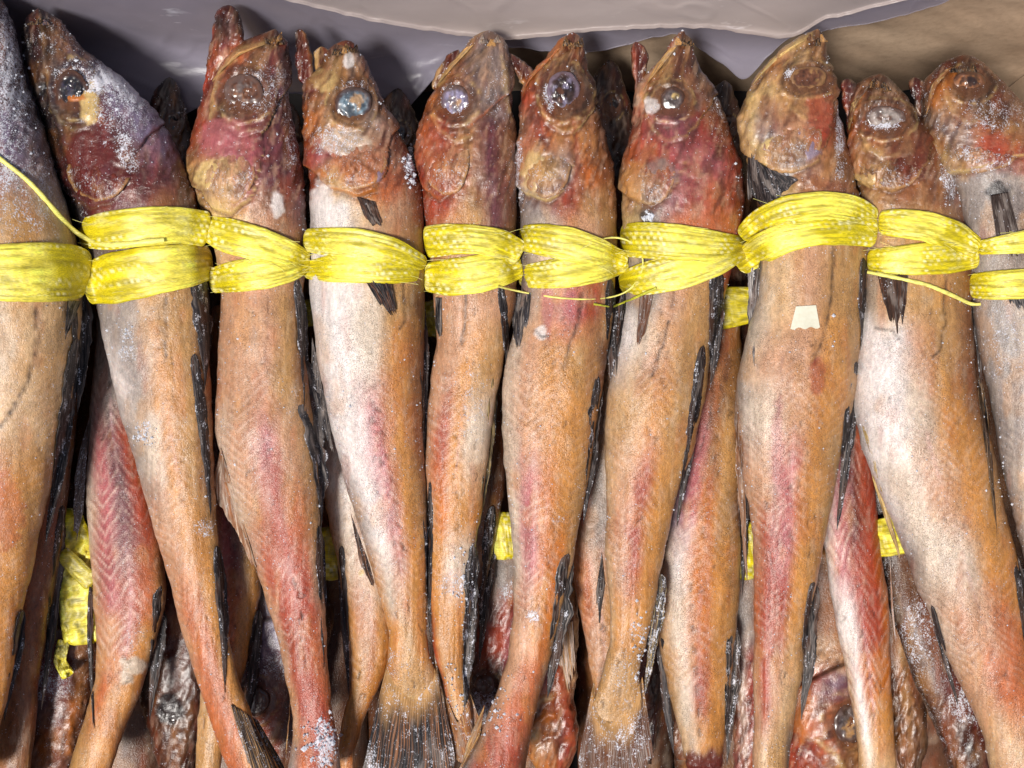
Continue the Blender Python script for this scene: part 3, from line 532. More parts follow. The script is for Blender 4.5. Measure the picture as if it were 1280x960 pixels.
jaw(f3, [(6, 278, 294), (14, 271, 300), (30, 266, 303), (50, 263, 304), (70, 260, 298), (95, 256, 284), (120, 251, 270), (150, 247, 262)], {6: 'NNNNN', 24: 'NNNNN', 40: 'RbbbK', 60: 'RrVrR', 90: 'RRPRR', 150: 'RRRRR'}, 33, hollow=0, z0=.002,
  feats=[('line', [(286, 20), (288, 55)], 7.5, -3.5, 'D', .9), ('line', [(286, 22), (287, 50)], 4.5, -1, 'G', .35)])
strip(f3, f3.t, 372, 356, 380, 475, 16, 31, nr=12, frost=.4, c0='n'); strip(f3, f3.t, 381, 458, 402, 610, 34, 32, nr=18, frost=.4, ragged=.6, c0='n', c1='G'); strip(f3, f3.t, 399, 665, 404, 800, 12, 34, nr=14, frost=.4)
fin('tail_fin', f3, f3.t, [(364, 860), (362, 900)], [(357, 930), (354, 990)], 35, nr=6, c0='B', c1='Y', frost=.2)
fin('anal_fin', f3, f3.t, [(276, 560), (300, 640)], [(262, 620), (330, 740)], 36, nr=8, c0='B', c1='W', frost=.2, lift=.0002)

f4 = fish('silver-bellied fish with a blue clouded eye and open mouth, fourth in the top layer',
  [(52, 416, 438), (60, 410, 446), (72, 406, 454), (86, 398, 461), (98, 386, 468), (110, 377, 474), (130, 378, 482), (150, 379, 494), (190, 383, 512), (240, 387, 528), (300, 387, 530), (370, 388, 530), (450, 396, 529), (530, 411, 530), (620, 436, 532), (700, 462, 535), (760, 478, 534), (795, 487, 533), (825, 485, 540), (850, 481, 551), (872, 484, 552), (890, 498, 544), (912, 517, 526)],
  .002, {60: 'bbTWn', 100: 'bYTbB', 150: 'OTTWB', 190: 'RVPPD', 230: 'RYOrD', 262: 'GwtPB', 320: 'wwGTB', 380: 'wwWTb', 450: 'wwWoB', 540: 'wwVoB', 640: 'GwVoT', 740: 'oWPoo', 800: 'ooToo', 870: 'BTTTB', 906: 'bTYTb'}, G1, seed=4, flat=(780, 890), head=235, chev=(400, 790), chevk=.85, frost=.16, cap_top=12, cap_bot=14, speck=.7,
  feats=bones(441, 130, 424, 56, w=0.9)+[('gill', [(370, 195), (392, 215), (415, 236), (445, 245), (470, 238), (485, 210), (490, 170), (600, 60)], 1.1, 'O'), ('socket', 441, 130, 25, 25, 1.6), ('blob', 428, 178, 34, 16, 'W', .6, .8), ('line', [(385, 175), (410, 192), (440, 200), (470, 190), (482, 168)], 3.5, -1.2, 'D', .55), ('blob', 463, 217, 13, 15, 'U', .7, .5), ('blob', 420, 214, 22, 12, 'O', .5, .6),
   ('blob', 402, 260, 16, 36, 'w', .8, 0), ('blob', 405, 100, 16, 14, 'Y', .5, .5), ('line', [(370, 108), (395, 100), (412, 82)], 5, 1.2, 'B', .8), ('line', [(372, 116), (396, 112), (414, 92)], 2.5, -1.2, 'D', .7), ('blob', 436, 74, 7, 12, 'w', .9, .3), ('line', [(432, 60), (440, 80), (446, 98)], 3, -.8, 'N', .6),
   ('line', [(505, 352), (506, 400), (500, 412)], 1.9, -.7, 'K', .9), ('frost', 425, 175, 40, 25, .4), ('frost', 440, 105, 30, 12, .3), ('frost', 514, 205, 8, 18, .7), ('frost', 500, 830, 20, 30, .2)] + [('line', [(460+i*5.5, 452+i*29), (464+i*5.5, 456+i*29)], 2, -.4, 'b', .8) for i in range(9)])
eye(f4, f4.t, 442, 130, 24, 22, 8, 'EnT', frost=.26, bulge=.42); 
jaw(f4, [(36, 370, 380), (46, 370, 384), (70, 370, 389), (90, 371, 392), (106, 373, 392)], {36: 'NNNNN', 60: 'NDbDN', 106: 'DMrMD'}, 43, hollow=1.2)
jaw(f4, [(58, 396, 408), (66, 392, 414), (80, 392, 416), (96, 394, 414)], {58: 'YYYbY', 96: 'YYbbY'}, 44, hollow=2.2, name='tongue', z0=-.002)
jaw(f4, [(50, 424, 440), (56, 420, 444), (66, 426, 442), (76, 430, 444)], {50: 'NNNNN', 76: 'NNNbN'}, 45, hollow=0, name='upper_lip', z0=.004, k=.5)
fin('pectoral_fin', f4, f4.t, [(446, 246), (468, 252)], [(462, 286), (482, 290)], 41, nr=5, c0='K', c1='b', frost=.15); fin('pectoral_fin', f4, f4.t, [(456, 350), (488, 350)], [(488, 402), (499, 404)], 42, nr=7, c0='N', c1='b', frost=.1, lift=.0018, ragged=.4)
strip(f4, f4.t, 527, 380, 531, 535, 13, 46, nr=14, frost=.35); strip(f4, f4.t, 533, 640, 537, 765, 12, 47, nr=12, frost=.4)
fin('anal_fin', f4, f4.t, [(438, 640), (462, 705)], [(452, 716), (472, 744)], 48, nr=7, c0='N', c1='B', frost=.15, lift=.0002); fin('anal_fin', f4, f4.t, [(390, 420), (412, 530)], [(388, 500), (420, 590)], 40, nr=12, c0='n', c1='G', frost=.3, lift=-.001)
fin('tail_fin', f4, f4.t, [(486, 818), (492, 842), (519, 868), (544, 840), (543, 816)], [(448, 985), (474, 1010), (512, 1015), (550, 1010), (574, 975)], 49, nr=20, c0='N', c1='B', frost=.34, ragged=.12, relief=.0006, lift=.0021, root=1.0)

f5 = fish('fish with a whitish blunt snout and small frosted eye, fifth in the top layer',
  [(38, 598, 622), (46, 590, 630), (60, 580, 634), (80, 562, 636), (100, 548, 638), (130, 534, 640), (160, 524, 643), (200, 520, 645), (250, 528, 645), (300, 533, 644), (370, 541, 645), (420, 545, 636), (500, 536, 618), (580, 531, 608), (650, 535, 600), (740, 535, 590), (800, 540, 582), (840, 549, 580), (890, 562, 590), (915, 568, 594)],
  -.001, {40: 'YGGGG', 75: 'TGGGg', 115: 'OOGGG', 160: 'rRTMB', 210: 'RTtMB', 260: 'RRTMB', 310: 'BTTMT', 380: 'PPPPB', 450: 'PPoTT', 540: 'PRoWW', 640: 'POooo', 700: 'ooWWG', 780: 'RoooT', 900: 'rToTT'}, G1, seed=5, head=245, chev=(390, 780), chevk=.7, frost=.15, cap_top=14, cap_bot=10, speck=.55,
  feats=bones(570, 126, 612, 42, w=0.9)+[('gill', [(510, 200), (530, 235), (550, 250), (565, 240), (580, 200), (585, 160), (700, 60)], .9, 'r'), ('socket', 570, 126, 22, 24, 1.8), ('line', [(592, 54), (566, 90), (545, 112)], 4.5, -1.2, 'b', .6), ('line', [(585, 62), (560, 84), (548, 104)], 3, .8, 'Y', .5), ('line', [(604, 60), (596, 84), (580, 96)], 3, -1, 'n', .6), ('line', [(616, 70), (612, 100), (620, 140)], 4, -1, 'g', .5), ('line', [(626, 70), (630, 110), (638, 150)], 3, .9, 'Y', .4),
   ('blob', 560, 210, 28, 36, 'R', .35, .8), ('blob', 600, 190, 10, 50, 'M', .35, 0), ('frost', 568, 125, 20, 22, .55), ('frost', 620, 120, 20, 50, .2), ('frost', 570, 730, 28, 22, .45), ('frost', 590, 500, 20, 60, .3), ('line', [(583, 368), (582, 400), (576, 430)], 1.9, -.7, 'K', .9)])
eye(f5, f5.t, 569, 127, 18, 21, 10, 'UgT', frost=.36, bulge=.3)
jaw(f5, [(62, 568, 578), (70, 556, 576), (84, 548, 568), (100, 541, 556), (112, 538, 548)], {62: 'bbbbb', 112: 'YYTbT'}, 53, hollow=.8)
strip(f5, f5.t, 626, 360, 634, 440, 12, 51, nr=9, frost=.35); strip(f5, f5.t, 616, 480, 602, 610, 16, 52, nr=14, frost=.25, c1='Y'); strip(f5, f5.t, 592, 690, 580, 860, 20, 54, nr=15, frost=.5, ragged=.5, c1='G')
fin('pectoral_fin', f5, f5.t, [(544, 372), (552, 372)], [(546, 430), (551, 432)], 55, nr=3, frost=.1); strip(f5, f5.t, 537, 610, 538, 760, 9, 56, side=-1, nr=12, name='anal_fin')
fin('tail_fin', f5, f5.t, [(556, 868), (572, 905), (588, 868)], [(556, 940), (578, 960), (612, 930)], 57, nr=12, c0='B', c1='T', frost=.3, ragged=.1)

f6 = fish('fish with mouth stretched open leftward and dark frosted eye, sixth in top layer',
  [(40, 708, 724), (52, 700, 729), (66, 690, 733), (84, 672, 736), (98, 658, 739), (110, 650, 741), (130, 649, 745), (170, 648, 757), (210, 649, 766), (260, 650, 770), (310, 650, 771), (370, 654, 769), (420, 640, 762), (460, 630, 756), (520, 627, 747), (600, 632, 735), (700, 641, 716), (760, 642, 702), (820, 634, 688), (870, 618, 674), (920, 598, 664), (975, 570, 652)],
  .002, {44: 'bBbbK', 80: 'OTbKK', 120: 'RrbKb', 170: 'PRooB', 215: 'RYGOB', 255: 'GGRTT', 300: 'gWPPB', 380: 'GPVRT', 440: 'WPoTB', 520: 'WPooT', 620: 'WVOoT', 700: 'WVOOT', 780: 'PPoOT', 860: 'PPrrB', 960: 'GRRRb'}, G1, seed=6, head=255, chev=(390, 830), chevk=.85, frost=.12, cap_top=12, speck=.7,
  feats=bones(704, 114, 714, 44, w=0.9)+[('gill', [(640, 225), (660, 245), (690, 252), (705, 240), (716, 205), (716, 170), (800, 60)], 1.0, 'Y'), ('socket', 704, 114, 26, 31, 2.0), ('line', [(705, 46), (680, 76), (652, 96)], 4, 1.1, 'O', .6), ('line', [(708, 58), (690, 84), (668, 112)], 3, -1.0, 'D', .6), ('blob', 690, 218, 24, 24, 'G', .6, .7), ('blob', 670, 216, 14, 26, 'Y', .5, .6), ('line', [(718, 150), (722, 200), (718, 250)], 3, -.7, 'R', .5),
   ('frost', 688, 118, 12, 26, .6), ('frost', 716, 110, 10, 20, .5), ('frost', 650, 210, 6, 50, .5), ('line', [(727, 366), (724, 400), (714, 425), (704, 462)], 2.2, -.7, 'K', .9), ('blob', 684, 385, 8, 34, 'V', .6, 0), ('frost', 668, 770, 12, 10, .6), ('frost', 695, 650, 16, 12, .3), ('blob', 676, 416, 8, 9, 'w', .8, 0), ('line', [(668, 412), (676, 420), (686, 419)], 1.5, -.4, 'N', .9)])
eye(f6, f6.t, 704, 114, 21, 26, 12, 'KUb', frost=.42, bulge=.35)
jaw(f6, [(66, 632, 640), (74, 634, 652), (86, 640, 668), (100, 648, 676), (112, 652, 672)], {66: 'KKKKK', 80: 'MbGbM', 112: 'YOOOR'}, 63, hollow=1.0, z0=-.003)
strip(f6, f6.t, 762, 356, 764, 470, 15, 61, nr=12, frost=.35); strip(f6, f6.t, 748, 478, 730, 616, 17, 62, nr=16, frost=.38); strip(f6, f6.t, 710, 700, 684, 826, 26, 64, nr=14, frost=.3, ragged=.4, c1='G')
fin('pectoral_fin', f6, f6.t, [(640, 366), (664, 366)], [(643, 446), (656, 424)], 65, nr=7, c0='n', c1='G', frost=.2, lift=.001)
fin('tail_fin', f6, f6.t, [(606, 880), (600, 920)], [(574, 952), (560, 1000)], 66, nr=9, c0='B', c1='Y', frost=.2); 

f7 = fish('red-shouldered fish with a forked open mouth and small pale eye, seventh in the top layer',
  [(38, 850, 858), (50, 840, 864), (64, 832, 867), (78, 822, 871), (92, 809, 878), (106, 798, 887), (120, 793, 896), (160, 789, 914), (210, 779, 929), (250, 777, 932), (300, 780, 926), (350, 783, 913), (400, 778, 898), (440, 770, 889), (500, 759, 880), (560, 757, 866), (620, 757, 847), (700, 757, 828), (760, 762, 817), (800, 764, 808), (845, 752, 800), (880, 741, 803), (910, 738, 800), (930, 742, 785), (948, 750, 768)],
  .001, {44: 'rTbbK', 75: 'rYbKK', 110: 'OYbbb', 150: 'RVMRb', 195: 'rRVVR', 240: 'YGVrR', 290: 'YgrrR', 350: 'GgPTR', 420: 'wWPTT', 520: 'tToTT', 620: 'tPRoT', 700: 'tPRoT', 780: 'toooT', 850: 'TTTTT', 905: 'TtTTB', 948: 'BYYTB'}, G1, seed=7, flat=(810, 925), head=260, chev=(400, 830), chevk=.7, frost=.12, cap_top=12, cap_bot=12, speck=.62,
  feats=bones(836, 126, 852, 42, w=0.9)+[('gill', [(770, 225), (785, 248), (815, 256), (840, 240), (856, 205), (860, 170), (940, 60)], 1.0, 'T'), ('socket', 836, 126, 24, 21, 1.8), ('line', [(848, 52), (820, 82), (802, 106), (796, 130)], 3.5, 1.1, 'W', .45), ('line', [(852, 60), (830, 88), (812, 112)], 3, -1.3, 'D', .6), ('blob', 822, 222, 26, 24, 'G', .45, .8), ('blob', 796, 228, 14, 26, 'o', .5, .6), ('blob', 814, 132, 9, 10, 'w', .7, .6),
   ('blob', 808, 270, 9, 9, 'N', .8, 0), ('frost', 811, 272, 6, 6, .8), ('frost', 890, 150, 26, 40, .2), ('line', [(842, 364), (838, 400), (828, 430), (815, 470)], 2.1, -.7, 'K', .9), ('frost', 785, 850, 24, 60, .3), ('frost', 795, 790, 10, 20, .4)])
eye(f7, f7.t, 841, 124, 16, 15, 14, 'gKY', frost=.2, bulge=.5)
jaw(f7, [(52, 790, 800), (60, 788, 808), (72, 790, 812), (90, 791, 808), (112, 793, 802), (126, 794, 798)], {52: 'KKKKK', 76: 'bRbDb', 126: 'rWWTO'}, 73, hollow=1.6)
strip(f7, f7.t, 896, 345, 888, 440, 22, 71, nr=10, frost=.42); strip(f7, f7.t, 879, 440, 846, 622, 16, 72, nr=18, frost=.32); strip(f7, f7.t, 826, 725, 806, 828, 18, 74, nr=12, frost=.6, ragged=.6, c0='n', c1='Y')
fin('pectoral_fin', f7, f7.t, [(800, 366), (816, 368)], [(792, 446), (802, 436)], 75, nr=6, c0='b', c1='G', frost=.15, lift=.0014); strip(f7, f7.t, 780, 372, 770, 436, 10, 76, side=-1, name='pelvic_fin', nr=8)
fin('tail_fin', f7, f7.t, [(743, 846), (745, 880), (762, 906), (788, 880), (803, 846)], [(716, 985), (738, 1010), (762, 1015), (792, 1005), (822, 975)], 77, nr=22, c0='b', c1='G', frost=.38, ragged=.15, lightmix=.5, relief=.0005, lift=.0021, root=1.0)

f8 = fish('large pale fish carrying a small white paper scrap, eighth in the top layer',
  [(36, 1014, 1030), (48, 996, 1033), (62, 978, 1036), (85, 952, 1039), (105, 938, 1043), (130, 928, 1049), (160, 925, 1056), (200, 933, 1064), (240, 945, 1076), (300, 950, 1086), (370, 947, 1083), (420, 933, 1078), (470, 922, 1072), (530, 918, 1062), (600, 930, 1045), (680, 942, 1029), (740, 944, 1018), (800, 943, 1007), (860, 942, 999), (920, 941, 991), (980, 940, 985)],
  .007, {42: 'YYTTb', 80: 'OTYTb', 120: 'YYTTT', 165: 'YGPRb', 205: 'YTGTB', 240: 'bYTPT', 290: 'TtPTT', 380: 'WtPTT', 440: 'WPPoT', 520: 'GWPoT', 600: 'PPVoT', 680: 'PRVoT', 760: 'rRRoT', 860: 'PRPtT', 960: 'PtTTg'}, G1, seed=8, head=240, chev=(400, 860), chevk=.75, frost=.12, cap_top=14, speck=.7,
  feats=bones(1008, 98, 1022, 40, w=0.8)+[('gill', [(915, 170), (940, 200), (975, 215), (1000, 214), (1024, 200), (1036, 165), (1040, 130), (1110, 20)], 1.2, 'T'), ('socket', 1008, 98, 28, 20, 1.9), ('line', [(1022, 52), (985, 70), (950, 96), (942, 110)], 3, -1.3, 'b', .6), ('line', [(1012, 44), (975, 66), (945, 92)], 5, .9, 'Y', .6), ('line', [(1002, 70), (984, 84), (976, 104)], 3.5, -1.2, 'K', .6), ('blob', 1000, 182, 26, 18, 'U', .65, .8), ('blob', 966, 183, 12, 10, 'Y', .9, 1.0), ('line', [(985, 160), (1000, 152), (1030, 156)], 3.5, .8, 'P', .6),
   ('blob', 1024, 140, 18, 22, 'R', .65, 0), ('line', [(940, 120), (942, 170), (960, 205)], 5, 1.0, 'Y', .55), ('line', [(952, 125), (953, 165)], 3, -1, 'B', .5), ('frost', 990, 92, 10, 10, .7), ('frost', 1050, 180, 8, 90, .45), ('blob', 985, 218, 7, 5, 'w', .8, .5),
   ('line', [(1042, 308), (1040, 370), (1030, 420), (1018, 455)], 2.2, -.7, 'K', .9), ('blob', 1022, 470, 10, 26, 'R', .6, 0), ('line', [(978, 440), (974, 520), (968, 620), (962, 740)], 1.5, -.3, 'M', .55), ('blob', 972, 560, 8, 60, 'V', .5, 0)])
eye(f8, f8.t, 1010, 98, 23, 15, 16, 'bTb', frost=.12, bulge=.35, tilt=-.15)
fin('pectoral_fin', f8, f8.t, [(936, 168), (950, 206), (992, 222)], [(934, 262), (962, 258), (1000, 226)], 81, nr=12, c0='N', c1='g', frost=.2, lift=.0016, ragged=.15, lightmix=.7)
strip(f8, f8.t, 1080, 330, 1076, 430, 13, 82, nr=10, frost=.35); strip(f8, f8.t, 1071, 460, 1046, 626, 16, 83, nr=18, frost=.25); strip(f8, f8.t, 1018, 735, 1002, 860, 20, 84, nr=14, frost=.3, c1='G')
strip(f8, f8.t, 946, 305, 942, 420, 16, 85, side=-1, name='pelvic_fin', c0='n', c1='w', nr=9); strip(f8, f8.t, 922, 520, 934, 700, 10, 86, side=-1, name='anal_fin', c0='B', c1='W', nr=16, ragged=.5)

f9 = fish('wide pale-bellied fish with a white frosted eye beside the cardboard, ninth in the top layer',
  [(92, 1092, 1108), (102, 1074, 1116), (116, 1062, 1128), (135, 1058, 1144), (160, 1060, 1162), (190, 1062, 1182), (225, 1070, 1198), (270, 1078, 1208), (330, 1082, 1215), (400, 1076, 1216), (460, 1068, 1220), (520, 1068, 1231), (570, 1082, 1244), (620, 1102, 1254), (680, 1126, 1267), (740, 1149, 1281), (800, 1174, 1298), (860, 1202, 1314), (920, 1228, 1328), (980, 1240, 1336)],
  -.001, {95: 'KbBbK', 125: 'bBbbK', 165: 'DrBBb', 200: 'RYDbB', 235: 'YTBBG', 290: 'GTTTB', 370: 'GtTTB', 430: 'wwPTB', 520: 'wwWoB', 620: 'wWPoT', 700: 'GWWoo', 780: 'WPPro', 860: 'PPrrO', 960: 'tttTT'}, G1, seed=9, head=250, chev=(380, 880), chevk=.9, frost=.15, cap_top=12, speck=.68,
  feats=bones(1106, 148, 1098, 98, w=0.8)+[('gill', [(1050, 205), (1080, 232), (1115, 240), (1140, 228), (1160, 200), (1168, 160), (1260, 100)], 1.1, 'T'), ('socket', 1106, 148, 30, 21, 1.8), ('line', [(1095, 100), (1074, 128), (1066, 160)], 4, -1.2, 'K', .6), ('line', [(1080, 112), (1070, 140), (1062, 180)], 3.5, 1, 'O', .5), ('line', [(1075, 190), (1110, 200), (1150, 195)], 3.5, -.8, 'D', .5), ('blob', 1125, 216, 22, 16, 'D', .5, .6), ('blob', 1090, 225, 24, 9, 'Y', .5, .5),
   ('frost', 1106, 148, 26, 18, .7), ('frost', 1188, 210, 14, 46, .5), ('line', [(1182, 345), (1182, 400), (1175, 440), (1166, 446)], 2.0, -.7, 'K', .9), ('line', [(1095, 410), (1115, 414), (1124, 424)], 1.6, .3, 'N', .8)])
eye(f9, f9.t, 1108, 148, 25, 15, 18, 'Ggb', frost=.55, bulge=.35, tilt=.1)
jaw(f9, [(98, 1052, 1066), (108, 1050, 1070), (124, 1054, 1072), (142, 1057, 1070), (158, 1059, 1066)], {98: 'NNNNN', 120: 'DRbbD', 158: 'RbbRD'}, 93, hollow=.6, z0=.002)
fin('pectoral_fin', f9, f9.t, [(1094, 330), (1136, 338)], [(1112, 412), (1130, 422)], 91, nr=12, c0='K', c1='b', frost=.08, lift=.0015, ragged=.3)
strip(f9, f9.t, 1216, 380, 1228, 470, 8, 92, nr=9, frost=.3); strip(f9, f9.t, 1224, 480, 1246, 640, 10, 94, nr=16, frost=.25, c1='T'); strip(f9, f9.t, 1272, 705, 1285, 800, 14, 95, nr=12)
strip(f9, f9.t, 1078, 540, 1124, 665, 10, 96, side=-1, name='anal_fin', c0='Y', c1='b', nr=18, ragged=.2); strip(f9, f9.t, 1164, 765, 1198, 850, 8, 97, side=-1, name='anal_fin', c0='N', c1='g', nr=8)

f10 = fish('rightmost fish of the top layer, dark curled snout against the cardboard',
  [(68, 1192, 1218), (76, 1180, 1226), (90, 1164, 1240), (104, 1152, 1256), (120, 1150, 1272), (150, 1154, 1298), (190, 1170, 1330), (240, 1196, 1350), (300, 1208, 1360), (380, 1214, 1366), (430, 1222, 1370), (520, 1240, 1374), (600, 1256, 1376), (700, 1280, 1380), (850, 1306, 1386), (980, 1320, 1390)],
  -.002, {72: 'KKKNN', 100: 'BOKKb', 130: 'KTKbg', 165: 'KGrTG', 200: 'YTRRR', 225: 'GGGWT', 300: 'GGgWW', 400: 'GGWWt', 520: 'GGGWt', 640: 'GWTtT', 900: 'PtTTT'}, G1, seed=10, head=210, chev=(420, 900), chevk=.5, frost=.22, cap_top=12, speck=.6,
  feats=bones(1212, 104, 1206, 72, w=0.7)+[('gill', [(1150, 205), (1190, 218), (1230, 212), (1290, 190), (1400, 150)], 1.4, 'Y'), ('socket', 1212, 104, 26, 20, 2.0), ('line', [(1200, 72), (1172, 104), (1160, 140)], 4, -1.2, 'K', .6), ('line', [(1194, 92), (1176, 112), (1168, 132)], 6, .8, 'O', .7), ('blob', 1245, 180, 22, 14, 'R', .6, .6), ('blob', 1248, 240, 16, 14, 'N', .85, .3), ('frost', 1240, 145, 50, 26, .28), ('frost', 1262, 420, 30, 60, .2)])
eye(f10, f10.t, 1211, 104, 21, 15, 20, 'BKN', frost=.10, bulge=.5)
jaw(f10, [(96, 1138, 1148), (104, 1136, 1158), (118, 1138, 1162), (138, 1144, 1164), (156, 1152, 1164)], {96: 'NNNNN', 125: 'NKbKN', 156: 'KbbbK'}, 103, hollow=.8, z0=-.001)
fin('pectoral_fin', f10, f10.t, [(1238, 244), (1260, 240)], [(1250, 330), (1286, 332)], 101, nr=12, c0='K', c1='g', frost=.15); fin('pectoral_fin', f10, f10.t, [(1252, 340), (1284, 340)], [(1264, 394), (1296, 396)], 102, nr=8, c0='n', c1='G', frost=.2)
gill_cover(f2, 124, 212, 40, 40, 402, tilt=.25, tint='D')
gill_cover(f3, 284, 206, 34, 50, 403, tilt=-.15, tint='Y', tk=.3)
gill_cover(f4, 440, 196, 44, 42, 404, tilt=-.2, tint='r', tk=.3)
gill_cover(f5, 556, 196, 30, 48, 405, tilt=-.1, tint='R', tk=.3)
gill_cover(f6, 680, 204, 33, 44, 406, tilt=-.1, tint='T', tk=.4)
gill_cover(f7, 812, 214, 33, 42, 407, tint='T', tk=.3)
gill_cover(f8, 984, 168, 44, 50, 408, tilt=-.2, tint='T', tk=.35)
gill_cover(f9, 1112, 204, 42, 34, 409, tilt=.05, tint='b', tk=.35)
gill_cover(f10, 1222, 182, 50, 34, 410, tilt=.1, tint='B', tk=.3, frost=.3)
def lips(g, x, y, n, seed, cols='KbB', spread=14, up=12):
    r_ = np.random.RandomState(seed)
    for i in range(n):
        bx = x+(i-(n-1)/2)*spread/max(n-1, 1)*2+r_.uniform(-2, 2); by = y+r_.uniform(4, 12); L_ = up*r_.uniform(.7, 1.4); dx = r_.uniform(-5, 5)
        fin('lip_scrap', g, g.t, [(bx-r_.uniform(3, 6), by+4), (bx+r_.uniform(3, 6), by+4)], [(bx-2+dx, by-L_), (bx+2.5+dx, by-L_+3)], seed+i, nr=3, c0=cols[i % len(cols)], c1='T', frost=.1, lift=.0012, ragged=.5, lightmix=.5)
lips(f2, 48, 20, 3, 700, 'NNu', 9, 6); lips(f3, 344, 42, 4, 710, 'KbT', 10, 9); lips(f4, 430, 56, 5, 720, 'NKT', 12, 10); lips(f5, 612, 44, 4, 730, 'GgT', 10, 8)
lips(f6, 716, 46, 4, 740, 'KbK', 8, 10); lips(f7, 854, 44, 3, 750, 'TKN', 7, 10); lips(f8, 1022, 42, 3, 760, 'bKT', 8, 9); lips(f9, 1100, 100, 4, 770, 'KbN', 10, 10); lips(f10, 1206, 76, 4, 780, 'NKN', 14, 10)
for g_, pts, c_ in ((f7, [(846, 58), (826, 84), (806, 108)], 'T'), (f6, [(700, 60), (678, 84), (658, 104)], 'r'), (f8, [(1006, 50), (974, 72), (944, 100)], 'Y'), (f5, [(592, 56), (566, 84), (548, 104)], 'T'), (f3, [(340, 52), (300, 68), (268, 96)], 'T'), (f9, [(1086, 108), (1070, 132), (1062, 162)], 'b'), (f10, [(1190, 84), (1170, 108), (1160, 138)], 'B')):
    (x0, y0), (x1, y1), (x2, y2) = pts                                # jaw bone lying along the mouth
    fin('upper_jaw', g_, g_.t, [(x0, y0), (x1, y1), (x2, y2)], [(x0-9, y0+3), (x1-7, y1-2), (x2-3, y2+8)], int(x0), nr=3, c0=c_, c1='Y', frost=.12, lift=.0014, ragged=.12, lightmix=.4, relief=.0006)
FRONT = list(BODIES)

# ------------------------------------------------------------------ second layer, seen between the top fish
def low(label, rows, z0, colors, group, **kw):
    kw.setdefault('step', 2.2); kw.setdefault('nt_', 48); return fish(label, rows, z0, colors, group, **kw)
s1 = low('narrow dull brown fish at the bottom left between the leftmost fish and the yellow twine', [(420, 30, 96), (520, 20, 98), (620, 6, 86), (700, -12, 74), (790, -30, 58), (880, -20, 46), (930, -8, 42), (985, -14, 38)], -.036,
  {420: 'bbbbb', 620: 'BBBBb', 800: 'TTBBb', 985: 'TBBBb'}, G2, seed=21, frost=.16)
strip(s1, s1.t, 78, 640, 52, 850, 16, 211, nr=18, frost=.3)
s2 = low('deep red fish with sharp zigzag flesh lines below the darkest fish', [(380, 122, 158), (450, 118, 156), (520, 110, 164), (600, 108, 186), (680, 110, 204), (740, 116, 208), (800, 122, 196), (850, 120, 182), (900, 104, 160), (985, 78, 130)], -.036,
  {400: 'GGGuu', 480: 'GGGGM', 560: 'GVMRr', 650: 'WVMRr', 740: 'PVRrT', 800: 'PPRoT', 860: 'TrooB', 960: 'TTooB'}, G2, seed=22, chev=(440, 860), chevk=1.4, chevamp=8, chevper=16, frost=.14, feats=[('blob', 166, 832, 18, 11, 'W', .95, 1.2), ('blob', 158, 848, 10, 8, 'W', .9, 1.0), ('line', [(152, 560), (153, 640), (150, 720)], 5, -.3, 'M', .6), ('frost', 170, 800, 16, 20, .3)])
fin('pelvic_fin', s2, s2.t, [(112, 520), (104, 640)], [(88, 600), (92, 690)], 221, nr=9, c0='g', c1='G', frost=.4, lift=.002); strip(s2, s2.t, 200, 740, 186, 860, 20, 222, nr=12, frost=.3); strip(s2, s2.t, 112, 740, 117, 880, 8, 223, side=-1, name='anal_fin', nr=10)
s3 = low('orange-brown fish behind the third fish, its tail sliding under the second fish tail', [(380, 262, 300), (480, 258, 310), (580, 262, 318), (660, 266, 324), (740, 268, 327), (800, 264, 316), (860, 252, 300), (910, 246, 282), (985, 244, 272)], -.038,
  {400: 'BBBGb', 560: 'ggMBb', 680: 'oVMTB', 780: 'RRroo', 900: 'tTToB', 985: 'TTTTT'}, G2, seed=23, chev=(480, 860), frost=.2, chevk=.6)
strip(s3, s3.t, 324, 770, 306, 880, 16, 231, nr=10)
s4 = low('pinkish grey slim fish curving behind the silver-bellied fish', [(500, 392, 440), (570, 396, 450), (640, 408, 466), (700, 422, 484), (750, 430, 492), (800, 436, 491), (840, 440, 482), (870, 436, 468), (905, 424, 452), (940, 422, 444), (985, 424, 440)], -.034,
  {500: 'bGGGB', 600: 'TwwWT', 700: 'tWWWO', 780: 'oPPoO', 860: 'oTooO', 960: 'oooOB'}, G2, seed=24, chev=(560, 880), chevk=1.0, frost=.12, feats=[('blob', 452, 716, 4, 4, 'Y', .8, .2)])
strip(s4, s4.t, 426, 690, 437, 835, 12, 241, side=-1, name='anal_fin', nr=12, c0='n'); 
s5 = low('slim brown-grey fish showing as a dark sliver right of the fifth fish', [(360, 560, 630), (460, 560, 636), (560, 566, 634), (620, 566, 630), (680, 564, 618), (740, 560, 604), (800, 562, 594), (860, 566, 586), (900, 572, 588), (930, 576, 586)], -.036,
  {360: 'bbbbb', 600: 'BBBbb', 740: 'BBBbb', 860: 'BrrTT', 930: 'BBTTT'}, G2, seed=25, frost=.24)
strip(s5, s5.t, 616, 640, 598, 790, 18, 251, nr=12, frost=.45)
s6 = low('grey and red fish tapering between the sixth and seventh fish', [(420, 730, 800), (520, 736, 800), (600, 730, 796), (680, 716, 786), (740, 718, 780), (800, 730, 776), (860, 742, 772), (920, 752, 772)], -.036,
  {420: 'bBBBb', 560: 'RGTTB', 660: 'RGGTg', 740: 'rrPTT', 820: 'PPPoo', 920: 'ooooo'}, G2, seed=26, chev=(600, 900), chevk=.8, frost=.14)
fin('dorsal_fin', s6, s6.t, [(752, 690), (756, 730)], [(742, 760), (748, 790)], 261, nr=6, c0='N', c1='g', lift=.0015)
